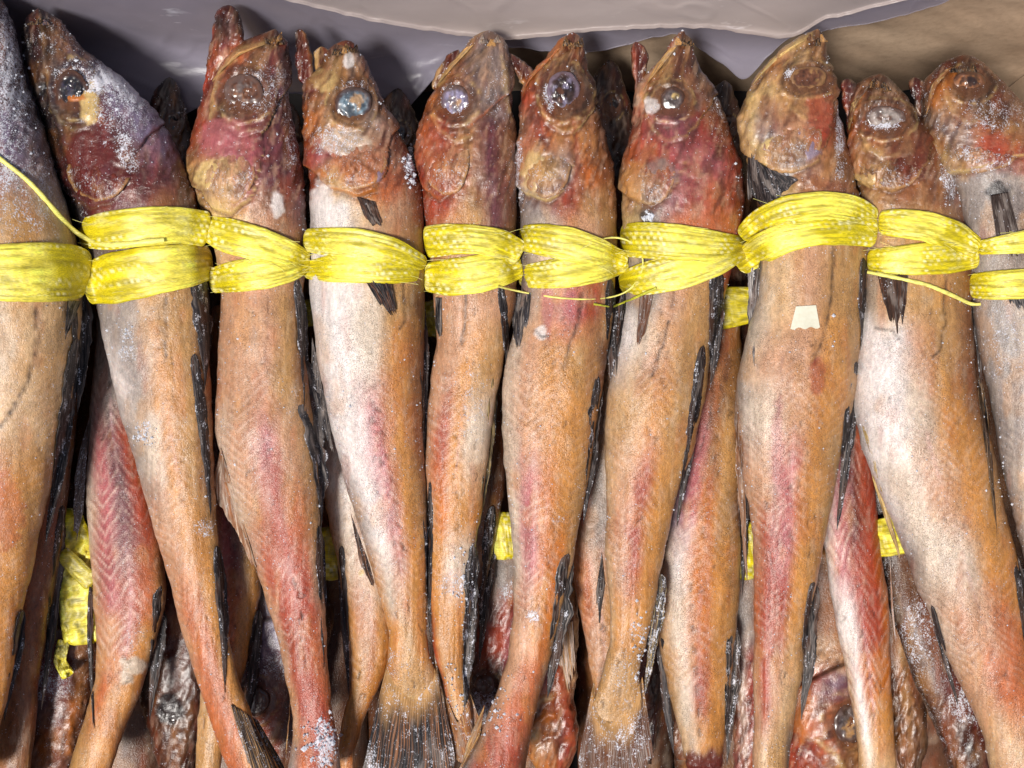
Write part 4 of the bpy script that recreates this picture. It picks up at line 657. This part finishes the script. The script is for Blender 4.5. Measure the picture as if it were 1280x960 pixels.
s7 = low('broad lilac and orange fish with a dark chopped tail end, between seventh and eighth', [(380, 885, 925), (430, 880, 926), (500, 866, 930), (560, 856, 931), (640, 838, 929), (700, 826, 926), (760, 822, 922), (800, 824, 918), (860, 836, 914), (910, 848, 908), (950, 856, 904), (964, 860, 900)], -.032,
  {380: 'gbbKN', 460: 'BBBbN', 560: 'MVBTb', 640: 'UVOTb', 700: 'WwOoT', 780: 'tWOoT', 860: 'TWRoT', 920: 'tWooo', 964: 'BbbDD'}, G2, seed=27, chev=(560, 900), chevk=.9, frost=.15, cap_bot=6, speck=.75,
  feats=[('line', [(892, 470), (888, 520), (874, 570)], 1.8, -.5, 'K', .8), ('line', [(886, 600), (885, 700), (884, 860)], 4, 0, 'R', .5), ('cut', 940, 'D')] + [('line', [(862+i*1.6, 730+i*26), (863+i*1.6, 738+i*26)], 2.1, -.7, 'K', .9) for i in range(8)])
strip(s7, s7.t, 928, 560, 928, 710, 15, 271, nr=14); strip(s7, s7.t, 918, 790, 908, 915, 20, 272, nr=14, frost=.45, c1='G'); strip(s7, s7.t, 826, 805, 842, 905, 14, 273, side=-1, name='anal_fin', nr=9, c0='n')
s8 = low('slim fish with bold arrow-shaped red and white flesh lines, between eighth and ninth', [(480, 1040, 1080), (560, 1040, 1088), (620, 1034, 1094), (680, 1030, 1102), (740, 1038, 1109), (800, 1050, 1112), (860, 1060, 1114), (910, 1070, 1117), (985, 1078, 1124)], -.033,
  {480: 'bMMRR', 580: 'MVDRR', 650: 'wVDRR', 720: 'wVRRO', 780: 'wwRRO', 840: 'twrOO', 900: 'twooo', 985: 'Ttttt'}, G2, seed=28, chev=(500, 940), chevk=1.7, chevamp=22, chevper=21, frost=.12, speck=.45)
fin('pelvic_fin', s8, s8.t, [(1112, 690), (1114, 760)], [(1120, 800), (1126, 870)], 281, nr=4, c0='B', c1='w', ragged=.8, frost=.3)
# second-layer heads in the top gaps, their near-black skin painted for the shade there
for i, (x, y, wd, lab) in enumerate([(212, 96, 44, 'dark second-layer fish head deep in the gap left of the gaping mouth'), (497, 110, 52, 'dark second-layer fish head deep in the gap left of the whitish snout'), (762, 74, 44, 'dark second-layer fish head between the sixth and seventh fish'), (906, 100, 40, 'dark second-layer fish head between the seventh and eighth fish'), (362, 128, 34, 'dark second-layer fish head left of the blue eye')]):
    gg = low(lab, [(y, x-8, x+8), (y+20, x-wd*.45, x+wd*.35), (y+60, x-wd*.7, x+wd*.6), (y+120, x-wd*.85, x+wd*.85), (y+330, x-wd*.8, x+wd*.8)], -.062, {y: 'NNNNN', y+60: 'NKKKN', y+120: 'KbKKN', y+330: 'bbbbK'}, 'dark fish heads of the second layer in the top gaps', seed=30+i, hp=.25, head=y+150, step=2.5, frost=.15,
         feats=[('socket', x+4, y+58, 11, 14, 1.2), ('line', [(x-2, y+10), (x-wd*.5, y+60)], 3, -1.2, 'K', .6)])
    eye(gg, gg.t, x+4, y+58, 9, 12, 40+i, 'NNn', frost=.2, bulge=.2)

# ------------------------------------------------------------------ bottom bundle, heads towards the near side
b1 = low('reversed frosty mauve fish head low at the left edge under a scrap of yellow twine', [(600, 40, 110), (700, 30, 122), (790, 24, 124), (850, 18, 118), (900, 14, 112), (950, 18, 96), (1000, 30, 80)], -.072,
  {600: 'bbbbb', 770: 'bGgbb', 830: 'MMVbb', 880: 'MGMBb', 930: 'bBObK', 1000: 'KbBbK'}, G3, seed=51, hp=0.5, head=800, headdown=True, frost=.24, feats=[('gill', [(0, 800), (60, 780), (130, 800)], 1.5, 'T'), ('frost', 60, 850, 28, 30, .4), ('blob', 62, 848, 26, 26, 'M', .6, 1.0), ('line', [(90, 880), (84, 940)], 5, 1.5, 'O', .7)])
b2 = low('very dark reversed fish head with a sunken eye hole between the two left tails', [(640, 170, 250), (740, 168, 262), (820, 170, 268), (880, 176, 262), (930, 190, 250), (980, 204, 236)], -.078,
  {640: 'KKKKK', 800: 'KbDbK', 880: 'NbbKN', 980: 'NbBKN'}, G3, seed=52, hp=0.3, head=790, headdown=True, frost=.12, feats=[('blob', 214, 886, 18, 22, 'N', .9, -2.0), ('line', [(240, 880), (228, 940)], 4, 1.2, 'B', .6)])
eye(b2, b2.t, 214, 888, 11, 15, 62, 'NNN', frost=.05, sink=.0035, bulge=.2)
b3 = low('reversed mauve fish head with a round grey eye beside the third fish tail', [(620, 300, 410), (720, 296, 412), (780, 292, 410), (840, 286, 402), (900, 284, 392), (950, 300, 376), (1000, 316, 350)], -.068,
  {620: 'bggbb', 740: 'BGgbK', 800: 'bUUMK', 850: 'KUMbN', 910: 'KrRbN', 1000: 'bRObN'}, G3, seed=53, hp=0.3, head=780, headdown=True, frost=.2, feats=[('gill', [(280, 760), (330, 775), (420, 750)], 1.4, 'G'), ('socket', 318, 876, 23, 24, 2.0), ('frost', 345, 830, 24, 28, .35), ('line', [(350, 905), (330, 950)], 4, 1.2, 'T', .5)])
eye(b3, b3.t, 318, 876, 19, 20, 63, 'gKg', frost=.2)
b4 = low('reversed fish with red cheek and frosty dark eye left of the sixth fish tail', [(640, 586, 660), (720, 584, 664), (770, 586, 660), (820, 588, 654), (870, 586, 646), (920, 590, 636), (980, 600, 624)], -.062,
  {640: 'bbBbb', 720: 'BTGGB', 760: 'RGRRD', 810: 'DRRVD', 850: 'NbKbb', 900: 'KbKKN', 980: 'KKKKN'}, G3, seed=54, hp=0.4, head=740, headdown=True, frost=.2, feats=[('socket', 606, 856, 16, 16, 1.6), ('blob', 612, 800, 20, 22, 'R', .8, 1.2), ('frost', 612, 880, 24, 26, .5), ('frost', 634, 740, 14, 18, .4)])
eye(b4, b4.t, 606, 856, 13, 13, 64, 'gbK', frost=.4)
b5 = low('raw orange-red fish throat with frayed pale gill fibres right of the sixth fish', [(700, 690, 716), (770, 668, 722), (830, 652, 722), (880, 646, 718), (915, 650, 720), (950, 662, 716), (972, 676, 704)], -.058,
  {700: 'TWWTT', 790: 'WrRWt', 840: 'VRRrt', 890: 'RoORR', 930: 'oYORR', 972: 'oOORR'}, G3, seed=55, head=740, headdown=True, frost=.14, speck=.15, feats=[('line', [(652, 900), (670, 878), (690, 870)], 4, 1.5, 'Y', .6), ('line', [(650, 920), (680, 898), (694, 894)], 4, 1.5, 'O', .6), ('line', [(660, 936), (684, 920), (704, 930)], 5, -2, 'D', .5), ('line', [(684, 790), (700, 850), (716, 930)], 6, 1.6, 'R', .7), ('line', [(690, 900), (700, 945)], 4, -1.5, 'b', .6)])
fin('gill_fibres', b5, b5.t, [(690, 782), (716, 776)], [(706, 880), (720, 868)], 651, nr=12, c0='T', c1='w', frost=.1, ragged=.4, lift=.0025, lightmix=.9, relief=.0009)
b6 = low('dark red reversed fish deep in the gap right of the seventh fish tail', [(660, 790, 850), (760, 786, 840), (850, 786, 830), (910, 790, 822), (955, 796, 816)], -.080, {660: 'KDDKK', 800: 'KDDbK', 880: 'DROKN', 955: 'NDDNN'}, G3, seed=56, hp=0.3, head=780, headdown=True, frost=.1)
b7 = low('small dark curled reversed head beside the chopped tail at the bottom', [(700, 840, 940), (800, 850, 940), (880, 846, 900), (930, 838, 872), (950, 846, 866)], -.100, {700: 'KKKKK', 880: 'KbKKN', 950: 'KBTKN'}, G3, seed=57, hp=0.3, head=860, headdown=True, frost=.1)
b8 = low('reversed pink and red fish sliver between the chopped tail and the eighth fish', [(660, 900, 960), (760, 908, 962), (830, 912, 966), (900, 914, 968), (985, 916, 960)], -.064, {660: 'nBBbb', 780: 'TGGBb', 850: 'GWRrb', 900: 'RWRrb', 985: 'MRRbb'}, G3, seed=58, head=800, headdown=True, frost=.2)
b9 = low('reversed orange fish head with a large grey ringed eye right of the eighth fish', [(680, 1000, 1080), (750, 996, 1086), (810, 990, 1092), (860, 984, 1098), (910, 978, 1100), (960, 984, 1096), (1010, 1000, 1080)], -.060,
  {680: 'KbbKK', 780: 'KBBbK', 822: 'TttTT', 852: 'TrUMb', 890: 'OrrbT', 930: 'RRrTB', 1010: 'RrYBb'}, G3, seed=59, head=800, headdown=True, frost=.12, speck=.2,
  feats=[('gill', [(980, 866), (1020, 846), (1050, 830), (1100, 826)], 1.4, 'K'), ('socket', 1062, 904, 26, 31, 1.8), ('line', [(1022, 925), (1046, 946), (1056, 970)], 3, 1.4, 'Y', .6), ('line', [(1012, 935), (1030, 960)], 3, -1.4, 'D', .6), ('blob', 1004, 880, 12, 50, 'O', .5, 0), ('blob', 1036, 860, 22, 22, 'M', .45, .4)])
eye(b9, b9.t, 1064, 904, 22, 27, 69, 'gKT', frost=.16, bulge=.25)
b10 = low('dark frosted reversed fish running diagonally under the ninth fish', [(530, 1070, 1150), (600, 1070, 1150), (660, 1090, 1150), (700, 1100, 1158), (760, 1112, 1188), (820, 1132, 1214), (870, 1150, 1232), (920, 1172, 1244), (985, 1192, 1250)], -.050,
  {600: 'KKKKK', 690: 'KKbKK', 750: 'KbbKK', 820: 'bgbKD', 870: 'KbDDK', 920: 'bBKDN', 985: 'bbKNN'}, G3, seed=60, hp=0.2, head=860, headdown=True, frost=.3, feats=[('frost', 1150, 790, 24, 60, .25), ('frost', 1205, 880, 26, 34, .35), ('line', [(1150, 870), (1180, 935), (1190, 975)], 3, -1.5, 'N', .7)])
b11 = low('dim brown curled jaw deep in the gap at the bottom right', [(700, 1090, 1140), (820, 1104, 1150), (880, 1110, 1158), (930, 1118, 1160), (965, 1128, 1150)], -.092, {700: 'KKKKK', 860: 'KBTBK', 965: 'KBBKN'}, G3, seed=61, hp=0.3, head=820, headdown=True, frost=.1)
# dark filler fish added to fill gaps and keep sun off the floor
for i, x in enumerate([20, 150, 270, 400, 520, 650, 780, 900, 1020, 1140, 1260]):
    fish(['darkest bottom fish under the left edge', 'darkest bottom fish under the red zigzag fish', 'darkest bottom fish under the third fish', 'darkest bottom fish under the silver-bellied fish', 'darkest bottom fish under the fifth fish', 'darkest bottom fish under the sixth fish', 'darkest bottom fish under the seventh fish', 'darkest bottom fish under the chopped-tail fish', 'darkest bottom fish under the arrow-marked fish', 'darkest bottom fish under the wide pale fish', 'darkest bottom fish under the right edge'][i]+', added as dark filler',
         [(170, x-20, x+20), (230, x-62, x+58), (400, x-68, x+66), (640, x-68, x+68), (960, x-58, x+60), (1060, x-40, x+40), (1090, x-26, x+26)], -.118, {170: 'KbKbK', 800: 'bBbbK'}, 'filler fish added to keep the deep gaps dark', seed=80+i, step=6, nt_=26, frost=.15, cap_bot=14)

# ------------------------------------------------------------------ twine
def body_top(X, Y, bodies):
    Z = np.full(np.broadcast(X, Y).shape, -9.)
    for g in bodies:
        tz, ins = g.topz(X, Y); Z = np.where(ins, np.maximum(Z, tz), Z)
    return Z
def loop(parent, pts, bodies=FRONT, seed=0, zmin=-.004, thick=.115, pale=(.25, .75), label=None, name='twine_loop', ns=110, nc=56, lift=0.0, tint=1.0, fray=True, crump=0.0):
    P = interp_pts(pts, ns); s = np.linspace(0, 1, ns)
    T = np.gradient(P[:, :2], axis=0); T /= np.linalg.norm(T, axis=1)[:, None]+1e-9; N_ = np.stack([-T[:, 1], T[:, 0]], -1)
    zc = np.max([body_top(P[:, 0]+N_[:, 0]*P[:, 2]*q, P[:, 1]+N_[:, 1]*P[:, 2]*q, bodies) for q in (-.6, 0, .6)], 0)
    zc = np.maximum(zc, zmin); zc = np.maximum(smooth(zc, 4), smooth(zc, 7)); hw = P[:, 2:3]*(1+.03*fbm(s*9, s*0, seed)[:, None])
    th = thick*hw*PX+.0012
    ph = np.linspace(math.pi, -math.pi, nc, endpoint=False)[None]
    cs = np.cos(ph); sn = np.sin(ph); endr = np.sqrt(np.clip(1-(1-np.clip(np.minimum(s, 1-s)/.045, 0, 1))**2, .02, 1))[:, None]
    r1 = fbm(ph*0+cs*9+2*np.sign(sn)+.9*fbm(s*4, s*0, seed+2)[:, None], s[:, None]*2.2, seed+3, 3); r2 = fbm(cs*26+np.sign(sn)*7, s[:, None]*5, seed+5, 2)
    r3 = 1-2*np.abs(fbm(cs*17+np.sign(sn)*7+1.2*fbm(s*5, s*0, seed+40)[:, None], s[:, None]*4, seed+6, 2)); dsp = (.00085*r1+.00055*r2+.00035*r3)
    O = (np.sign(cs)*np.abs(cs)**.85)*hw*(.35+.65*endr)
    X = P[:, :1]+N_[:, :1]*O; Y = P[:, 1:2]+N_[:, 1:2]*O
    Z = (zc+lift)[:, None]+th*.55+(th+dsp)*np.sign(sn)*np.abs(sn)**.7*endr
    cr = 1-2*np.abs(fbm(X/11, Y/13, seed+50, 3)); Z = Z+crump*.0035*cr
    # colours: deep yellow, paler where stretched dry, centre sheen painted in; knit dots
    deep = lin((206, 188, 6)); palec = lin((238, 222, 84)); dk = lin((140, 124, 4)); wh = lin((246, 240, 180))
    a, b = pale; m = sstep(a-.05, a+.05, s[:, None]+.09*fbm(cs*3, s[:, None]*3, seed+8, 3))*sstep(b+.05, b-.05, s[:, None]+.09*fbm(cs*3, s[:, None]*3, seed+9, 3))
    m = m[..., None]; L_ = np.concatenate([[0], np.cumsum(np.hypot(*np.diff(P[:, :2], axis=0).T))])[:, None]
    col = deep*(1-m)+palec*m; col = col*(1+.40*r2+.2*r1+.22*(r3-.4))[..., None]
    gx, gy = L_/8.5+.35*fbm(s[:, None]*6, cs*3, seed+30), O/6.0+.4*fbm(s[:, None]*5, cs*2, seed+31); row = np.floor(gy); fxx = gx+.5*(row % 2); dx = fxx-np.floor(fxx)-.5; dy = gy-row-.5
    dots = sstep(.40, .18, np.hypot(dx*1.1, dy*.9))*(.35+.65*(hsh(np.floor(fxx).astype(int), row.astype(int), 0, seed) > -.1))*sstep(-.3, .2, fbm(s[:, None]*3, cs*2, seed+12))
    dots = (dots*(1-.75*m[..., 0]))[..., None]; col = col*(1-.9*dots)+wh*.9*dots; Z = Z+.0003*dots[..., 0]*(sn > 0)
    gp = sstep(.15, .5, fbm(s[:, None]*3, cs*19, seed+14, 3))[..., None]*.6; col = col*(1-gp)+dk*gp
    fz = sstep(.25, .6, fbm(s[:, None]*5, cs*3, seed+16, 4))[..., None]*.35; col = col*(1-fz)+lin((226, 222, 160))*fz
    if crump: col = blend(col*(1+.5*crump*(cr-.4))[..., None], crump*.7*sstep(.1, .4, fbm(X/14, Y/10, seed+52, 4)), lin((112, 112, 88)))
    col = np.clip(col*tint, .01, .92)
    o = mesh_obj(name, W(X, Y, Z), gridF(ns, nc, True), M_TW, parent, col, np.zeros((ns*nc, 3)))
    if label: o['label'] = label
    LOOPS.append((P, zc+lift+th[:, 0], parent, seed)) if fray else None
    return o
LOOPS = []
TW = thing('yellow_twine', 'bright yellow woven twine looped around every fish of the top layer just below the gills', 'twine', (0, .085, .02))
LP = [
 ([(-60, 340, 34), (0, 341, 36), (60, 340, 38), (96, 341, 35), (113, 344, 27)], (.05, .72)),
 ([(98, 292, 18), (130, 289, 24), (180, 283, 25), (225, 281, 23), (262, 287, 22)], (.35, .85)), ([(104, 356, 25), (140, 348, 33), (190, 338, 31), (240, 331, 27), (266, 328, 20)], (.45, .85)),
 ([(256, 284, 15), (280, 293, 22), (320, 304, 22), (360, 316, 17), (386, 326, 10)], (.35, .85)), ([(261, 352, 15), (290, 346, 20), (330, 341, 21), (365, 334, 18), (388, 326, 9)], (.3, .9)),
 ([(379, 300, 14), (410, 302, 18), (450, 304, 19), (495, 316, 18), (532, 332, 10)], (.2, .65)), ([(379, 338, 10), (410, 336, 17), (450, 334, 20), (495, 333, 22), (533, 334, 16)], (.2, .6)),
 ([(530, 303, 20), (560, 299, 20), (595, 299, 18), (625, 305, 19), (652, 318, 16)], (.45, .75)), ([(530, 346, 18), (560, 347, 24), (595, 343, 24), (625, 337, 22), (652, 330, 16)], (.4, .8)),
 ([(648, 297, 15), (675, 299, 20), (710, 305, 22), (750, 316, 18), (784, 328, 10)], (.35, .8)), ([(648, 346, 13), (675, 344, 17), (710, 340, 20), (750, 334, 19), (785, 328, 11)], (.35, .85)),
 ([(775, 300, 20), (805, 300, 23), (850, 303, 23), (895, 308, 19), (933, 308, 12)], (.4, .8)), ([(774, 354, 13), (800, 350, 20), (845, 340, 24), (895, 324, 21), (934, 308, 12)], (.3, .85)),
 ([(926, 296, 11), (950, 276, 16), (985, 262, 19), (1030, 256, 18), (1070, 261, 17), (1094, 276, 14)], (.45, .85)), ([(922, 334, 14), (948, 313, 20), (980, 297, 19), (1020, 289, 17), (1065, 287, 20), (1097, 291, 19)], (.25, .6)),
 ([(1098, 278, 15), (1125, 279, 18), (1160, 283, 19), (1195, 297, 21), (1223, 313, 14)], (.2, .6)), ([(1084, 326, 14), (1115, 326, 18), (1150, 324, 20), (1190, 321, 21), (1224, 318, 16)], (.15, .5)),
 ([(1222, 310, 9), (1245, 307, 11), (1275, 303, 14), (1330, 296, 20)], (.2, .9)), ([(1212, 357, 15), (1235, 357, 18), (1275, 355, 19), (1340, 350, 22)], (.2, .9)),
]
for i, (pts, pale) in enumerate(LP): loop(TW, pts, seed=200+i*7, pale=pale, lift=.0012 if i % 2 else 0)
def thread(parent, pts, r=.0007, name='loose_thread', label=None, col=(236, 226, 120), flat=1.0, seed=0, bodies=FRONT, zadd=.002, ns=80, extra=None):
    P = interp_pts(pts, ns); s = np.linspace(0, 1, ns); T = np.gradient(P[:, :2], axis=0); T /= np.linalg.norm(T, axis=1)[:, None]+1e-9; N_ = np.stack([-T[:, 1], T[:, 0]], -1)
    z = body_top(P[:, 0], P[:, 1], bodies)
    for (Q, zq, par, sd) in LOOPS:
        d = np.hypot(P[:, :1]-Q[None, :, 0], P[:, 1:2]-Q[None, :, 1]); j = d.argmin(1); z = np.where(d.min(1) < Q[j, 2]+3, np.maximum(z, zq[j]+.001), z)
    z = smooth(np.maximum(z, -.004), 5)+zadd+(P[:, 2] if P.shape[1] > 2 else 0)
    ph = np.linspace(0, 2*math.pi, 8, endpoint=False)[None]; k = (1+.35*fbm(s*14, s*0, seed))[:, None]
    O = np.cos(ph)*r/PX*flat*k; V = W(P[:, :1]+N_[:, :1]*O, P[:, 1:2]+N_[:, 1:2]*O, z[:, None]+np.sin(ph)*r*k)
    c = lin(col)*(1+.25*fbm(s*20, s*0, seed+2))[:, None, None]+0*V
    o = mesh_obj(name, V, gridF(ns, 8, True), M_TW, parent, np.clip(c, 0, .9), np.zeros((ns*8, 3)))
    if label: o['label'] = label
    return o
thread(TW, [(-30, 178), (0, 198), (36, 226), (62, 255), (84, 282), (104, 298), (130, 308), (165, 304), (205, 300)], .0011, flat=1.5, seed=1, label='flat pale thread hanging loose over the leftmost fish')
thread(TW, [(622, 358), (650, 365), (700, 373), (745, 375), (785, 368), (803, 345), (808, 324), (795, 302), (770, 294), (748, 298), (725, 312)], .0006, seed=2, label='thin curled thread ringing the gap beside the seventh fish')
thread(TW, [(1084, 340), (1120, 347), (1160, 356), (1195, 371), (1216, 382), (1226, 380)], .0009, flat=1.3, seed=3, label='loose thread end under the ninth fish loop')
thread(TW, [(742, 380), (765, 384), (790, 374), (820, 360)], .0007, seed=4, col=(190, 190, 60))
# frayed fibres
def fibres(parent, loops, per, seed, label=None):
    r_ = np.random.RandomState(seed); Vs, Fs = [], []; off = 0
    for (P, zt, par, sd) in loops:
        for q in range(per):
            i = r_.randint(4, len(P)-5); side = r_.choice([-1, 1]); a = P[i]; t_ = P[i+3, :2]-P[i-3, :2]; t_ = t_/np.linalg.norm(t_); n_ = np.array([-t_[1], t_[0]])*side
            L_ = r_.uniform(8, 30); u = np.linspace(0, 1, 8); crv = r_.uniform(-.5, .9)
            X = a[0]+n_[0]*a[2]*r_.uniform(.5, .97)+t_[0]*L_*u*r_.choice([-1, 1])+n_[0]*L_*crv*.3*u*u; Y = a[1]+n_[1]*a[2]*r_.uniform(.5, .97)+t_[1]*L_*u+n_[1]*L_*crv*.3*u*u
            z = zt[i]-.0006+.0015*u*r_.uniform(-1, 1.6); r = .00012
            ring = np.stack([W(X, Y+.3*math.cos(k*2.1), z+r*math.sin(k*2.1)) for k in range(3)], 1)
            Vs.append(ring.reshape(-1, 3)); Fs.append(gridF(8, 3, True)+off); off += 24
    n_ = off; c = np.tile(lin((238, 230, 130)), (n_, 1))
    o = mesh_obj('frayed_fibre', np.concatenate(Vs), np.concatenate(Fs), M_TW, parent, c, np.zeros((n_, 3))); o['kind'] = 'stuff'; return o
fibres(TW, LOOPS, 16, 5)
# twine of the lower bundles
NL = len(LOOPS)
T2 = thing('yellow_twine', 'yellow twine of the second layer glimpsed between upper fish right below the top loops', 'twine', (0, .05, -.03))
for i, (pts, z) in enumerate([([(524, 400, 20), (545, 398, 24), (566, 400, 20)], -.03), ([(880, 396, 20), (912, 384, 26), (945, 380, 22)], -.022), ([(378, 390, 16), (388, 392, 18), (396, 394, 14)], -.03)]):
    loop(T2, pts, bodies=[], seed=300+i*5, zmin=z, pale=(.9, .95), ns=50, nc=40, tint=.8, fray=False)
T3 = thing('yellow_twine', 'yellow twine around the bottom bundle, patches showing across the lower half between the fish', 'twine', (0, -.10, -.05))
for i, (pts, z, pal) in enumerate([([(70, 640, 30), (88, 690, 32), (98, 740, 28), (104, 806, 24)], -.048, (.3, .98)), ([(80, 800, 8), (74, 826, 8), (86, 846, 9)], -.046, (.1, .9)), ([(390, 690, 30), (412, 692, 34), (436, 694, 30)], -.052, (.9, .95)), ([(604, 672, 26), (628, 670, 30), (652, 668, 28)], -.044, (.1, .5)),
      ([(905, 690, 36), (930, 688, 38), (950, 686, 34)], -.046, (.9, .95)), ([(1080, 676, 22), (1110, 671, 25), (1140, 668, 22), (1165, 666, 20)], -.034, (.3, .6))]):
    loop(T3, pts, bodies=[], seed=340+i*5, zmin=z, pale=pal, ns=60, nc=44, fray=False, thick=.22, crump=.9 if i < 2 else .35)
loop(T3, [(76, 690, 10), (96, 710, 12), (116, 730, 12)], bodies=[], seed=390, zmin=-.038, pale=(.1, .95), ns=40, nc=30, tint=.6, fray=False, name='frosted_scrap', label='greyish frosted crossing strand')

# ------------------------------------------------------------------ paper scrap
u = np.linspace(-1, 1, 14); g8 = f8; Vp = []; 
XX, YY = np.meshgrid(np.linspace(0, 1, 16), np.linspace(0, 1, 14), indexing='ij')
X0 = 995+(1020-995)*XX; X1 = 988+(1025-988)*XX; PXX = X0+(X1-X0)*YY; PYY = 383-1.5*XX+(411-383)*YY+1.3*np.sin(XX*16)*(YY > .95)
Zp = g8.topz(PXX, PYY)[0]+.0013+.0006*np.sin(XX*5)*YY+.0030*np.clip(XX+YY-1.45, 0, 1)+.0020*np.clip(.3-XX-YY, 0, 1)
loc = W(np.array(1007.), np.array(397.), .03); Va = W(PXX, PYY, Zp); Vb = W(PXX, PYY, Zp-.0006)
o = mesh_obj('paper_scrap', np.concatenate([Va.reshape(-1, 3), Vb.reshape(-1, 3)]), np.concatenate([gridF(16, 14)[:, ::-1], gridF(16, 14)+16*14]), M_PAPER, None, origin=tuple(map(float, loc)), smooth_=False)
tag(o, 'small cream-white paper scrap stuck on the eighth fish below its loop', 'paper')

# ------------------------------------------------------------------ frost crumbs
def crumbs():
    r_ = np.random.RandomState(3); ico = np.array([[1,0,0],[-1,0,0],[0,1,0],[0,-1,0],[0,0,1],[0,0,-1]], float); tf = np.array([[0,2,4],[2,1,4],[1,3,4],[3,0,4],[2,0,5],[1,2,5],[3,1,5],[0,3,5]])
    Vs, Fs = [], []; n = 0
    spots = [(514, 205, 8, 20, .7, 90), (310, 320, 600, 350, 0, 0), (400, 930, 22, 34, .5, 110), (620, 890, 22, 30, .5, 60), (100, 322, 10, 10, .6, 30), (811, 270, 6, 6, .6, 30), (650, 210, 5, 40, .5, 60), (160, 120, 60, 50, .35, 120), (585, 720, 14, 34, .5, 60), (805, 800, 12, 40, .5, 90), (570, 880, 20, 40, .4, 60), (530, 885, 40, 20, .4, 70), (160, 420, 20, 30, .4, 40), (180, 545, 12, 16, .4, 40), (1190, 215, 14, 40, .4, 80), (975, 220, 12, 6, .5, 20), (0, 120, 50, 120, .4, 140)]
    P = []
    for (x, y, sx, sy, s, k) in spots:
        for _ in range(k): P.append((x+sx*r_.randn()*.6, y+sy*r_.randn()*.6, abs(r_.randn())*s+.25))
    for g in FRONT:
        lo, hi = max(0, g.y0), min(960, g.y1)
        for _ in range(260):
            y = r_.uniform(lo, hi); v = r_.choice([-1, 1])*(1-abs(r_.randn())*.10) if r_.rand() < .6 else r_.uniform(-1, 1)
            v = max(-.99, min(.99, v)); P.append((np.interp(y, g.Y, g.c)+v*np.interp(y, g.Y, g.hw), y, abs(r_.randn())*.28+.12))
    P = np.array(P); Z = body_top(P[:, 0], P[:, 1], BODIES); ok = Z > -1; P = P[ok]; Z = Z[ok]
    for p_, z in zip(P, Z):
        s = p_[2]*PX*2.4; c = W(p_[0], p_[1], z+s*.3); Vs.append(c+ico*s*r_.uniform(.5, 1.2, (6, 3))); Fs.append(tf+n); n += 6
    V = np.concatenate(Vs); F = np.concatenate(Fs); o = mesh_obj('ice_crystals', V, F, M_ICE, None, origin=(0, 0, .02), smooth_=False)
    tag(o, 'tiny white frost crystals scattered over the skins of the top fish', 'frost', None, 'stuff')
crumbs()
print('tris', sum(len(p.vertices)-2 for o in bpy.data.objects if o.type == 'MESH' for p in [] ) , sum(len(o.data.loops)-2*len(o.data.polygons) for o in bpy.data.objects if o.type == 'MESH'))
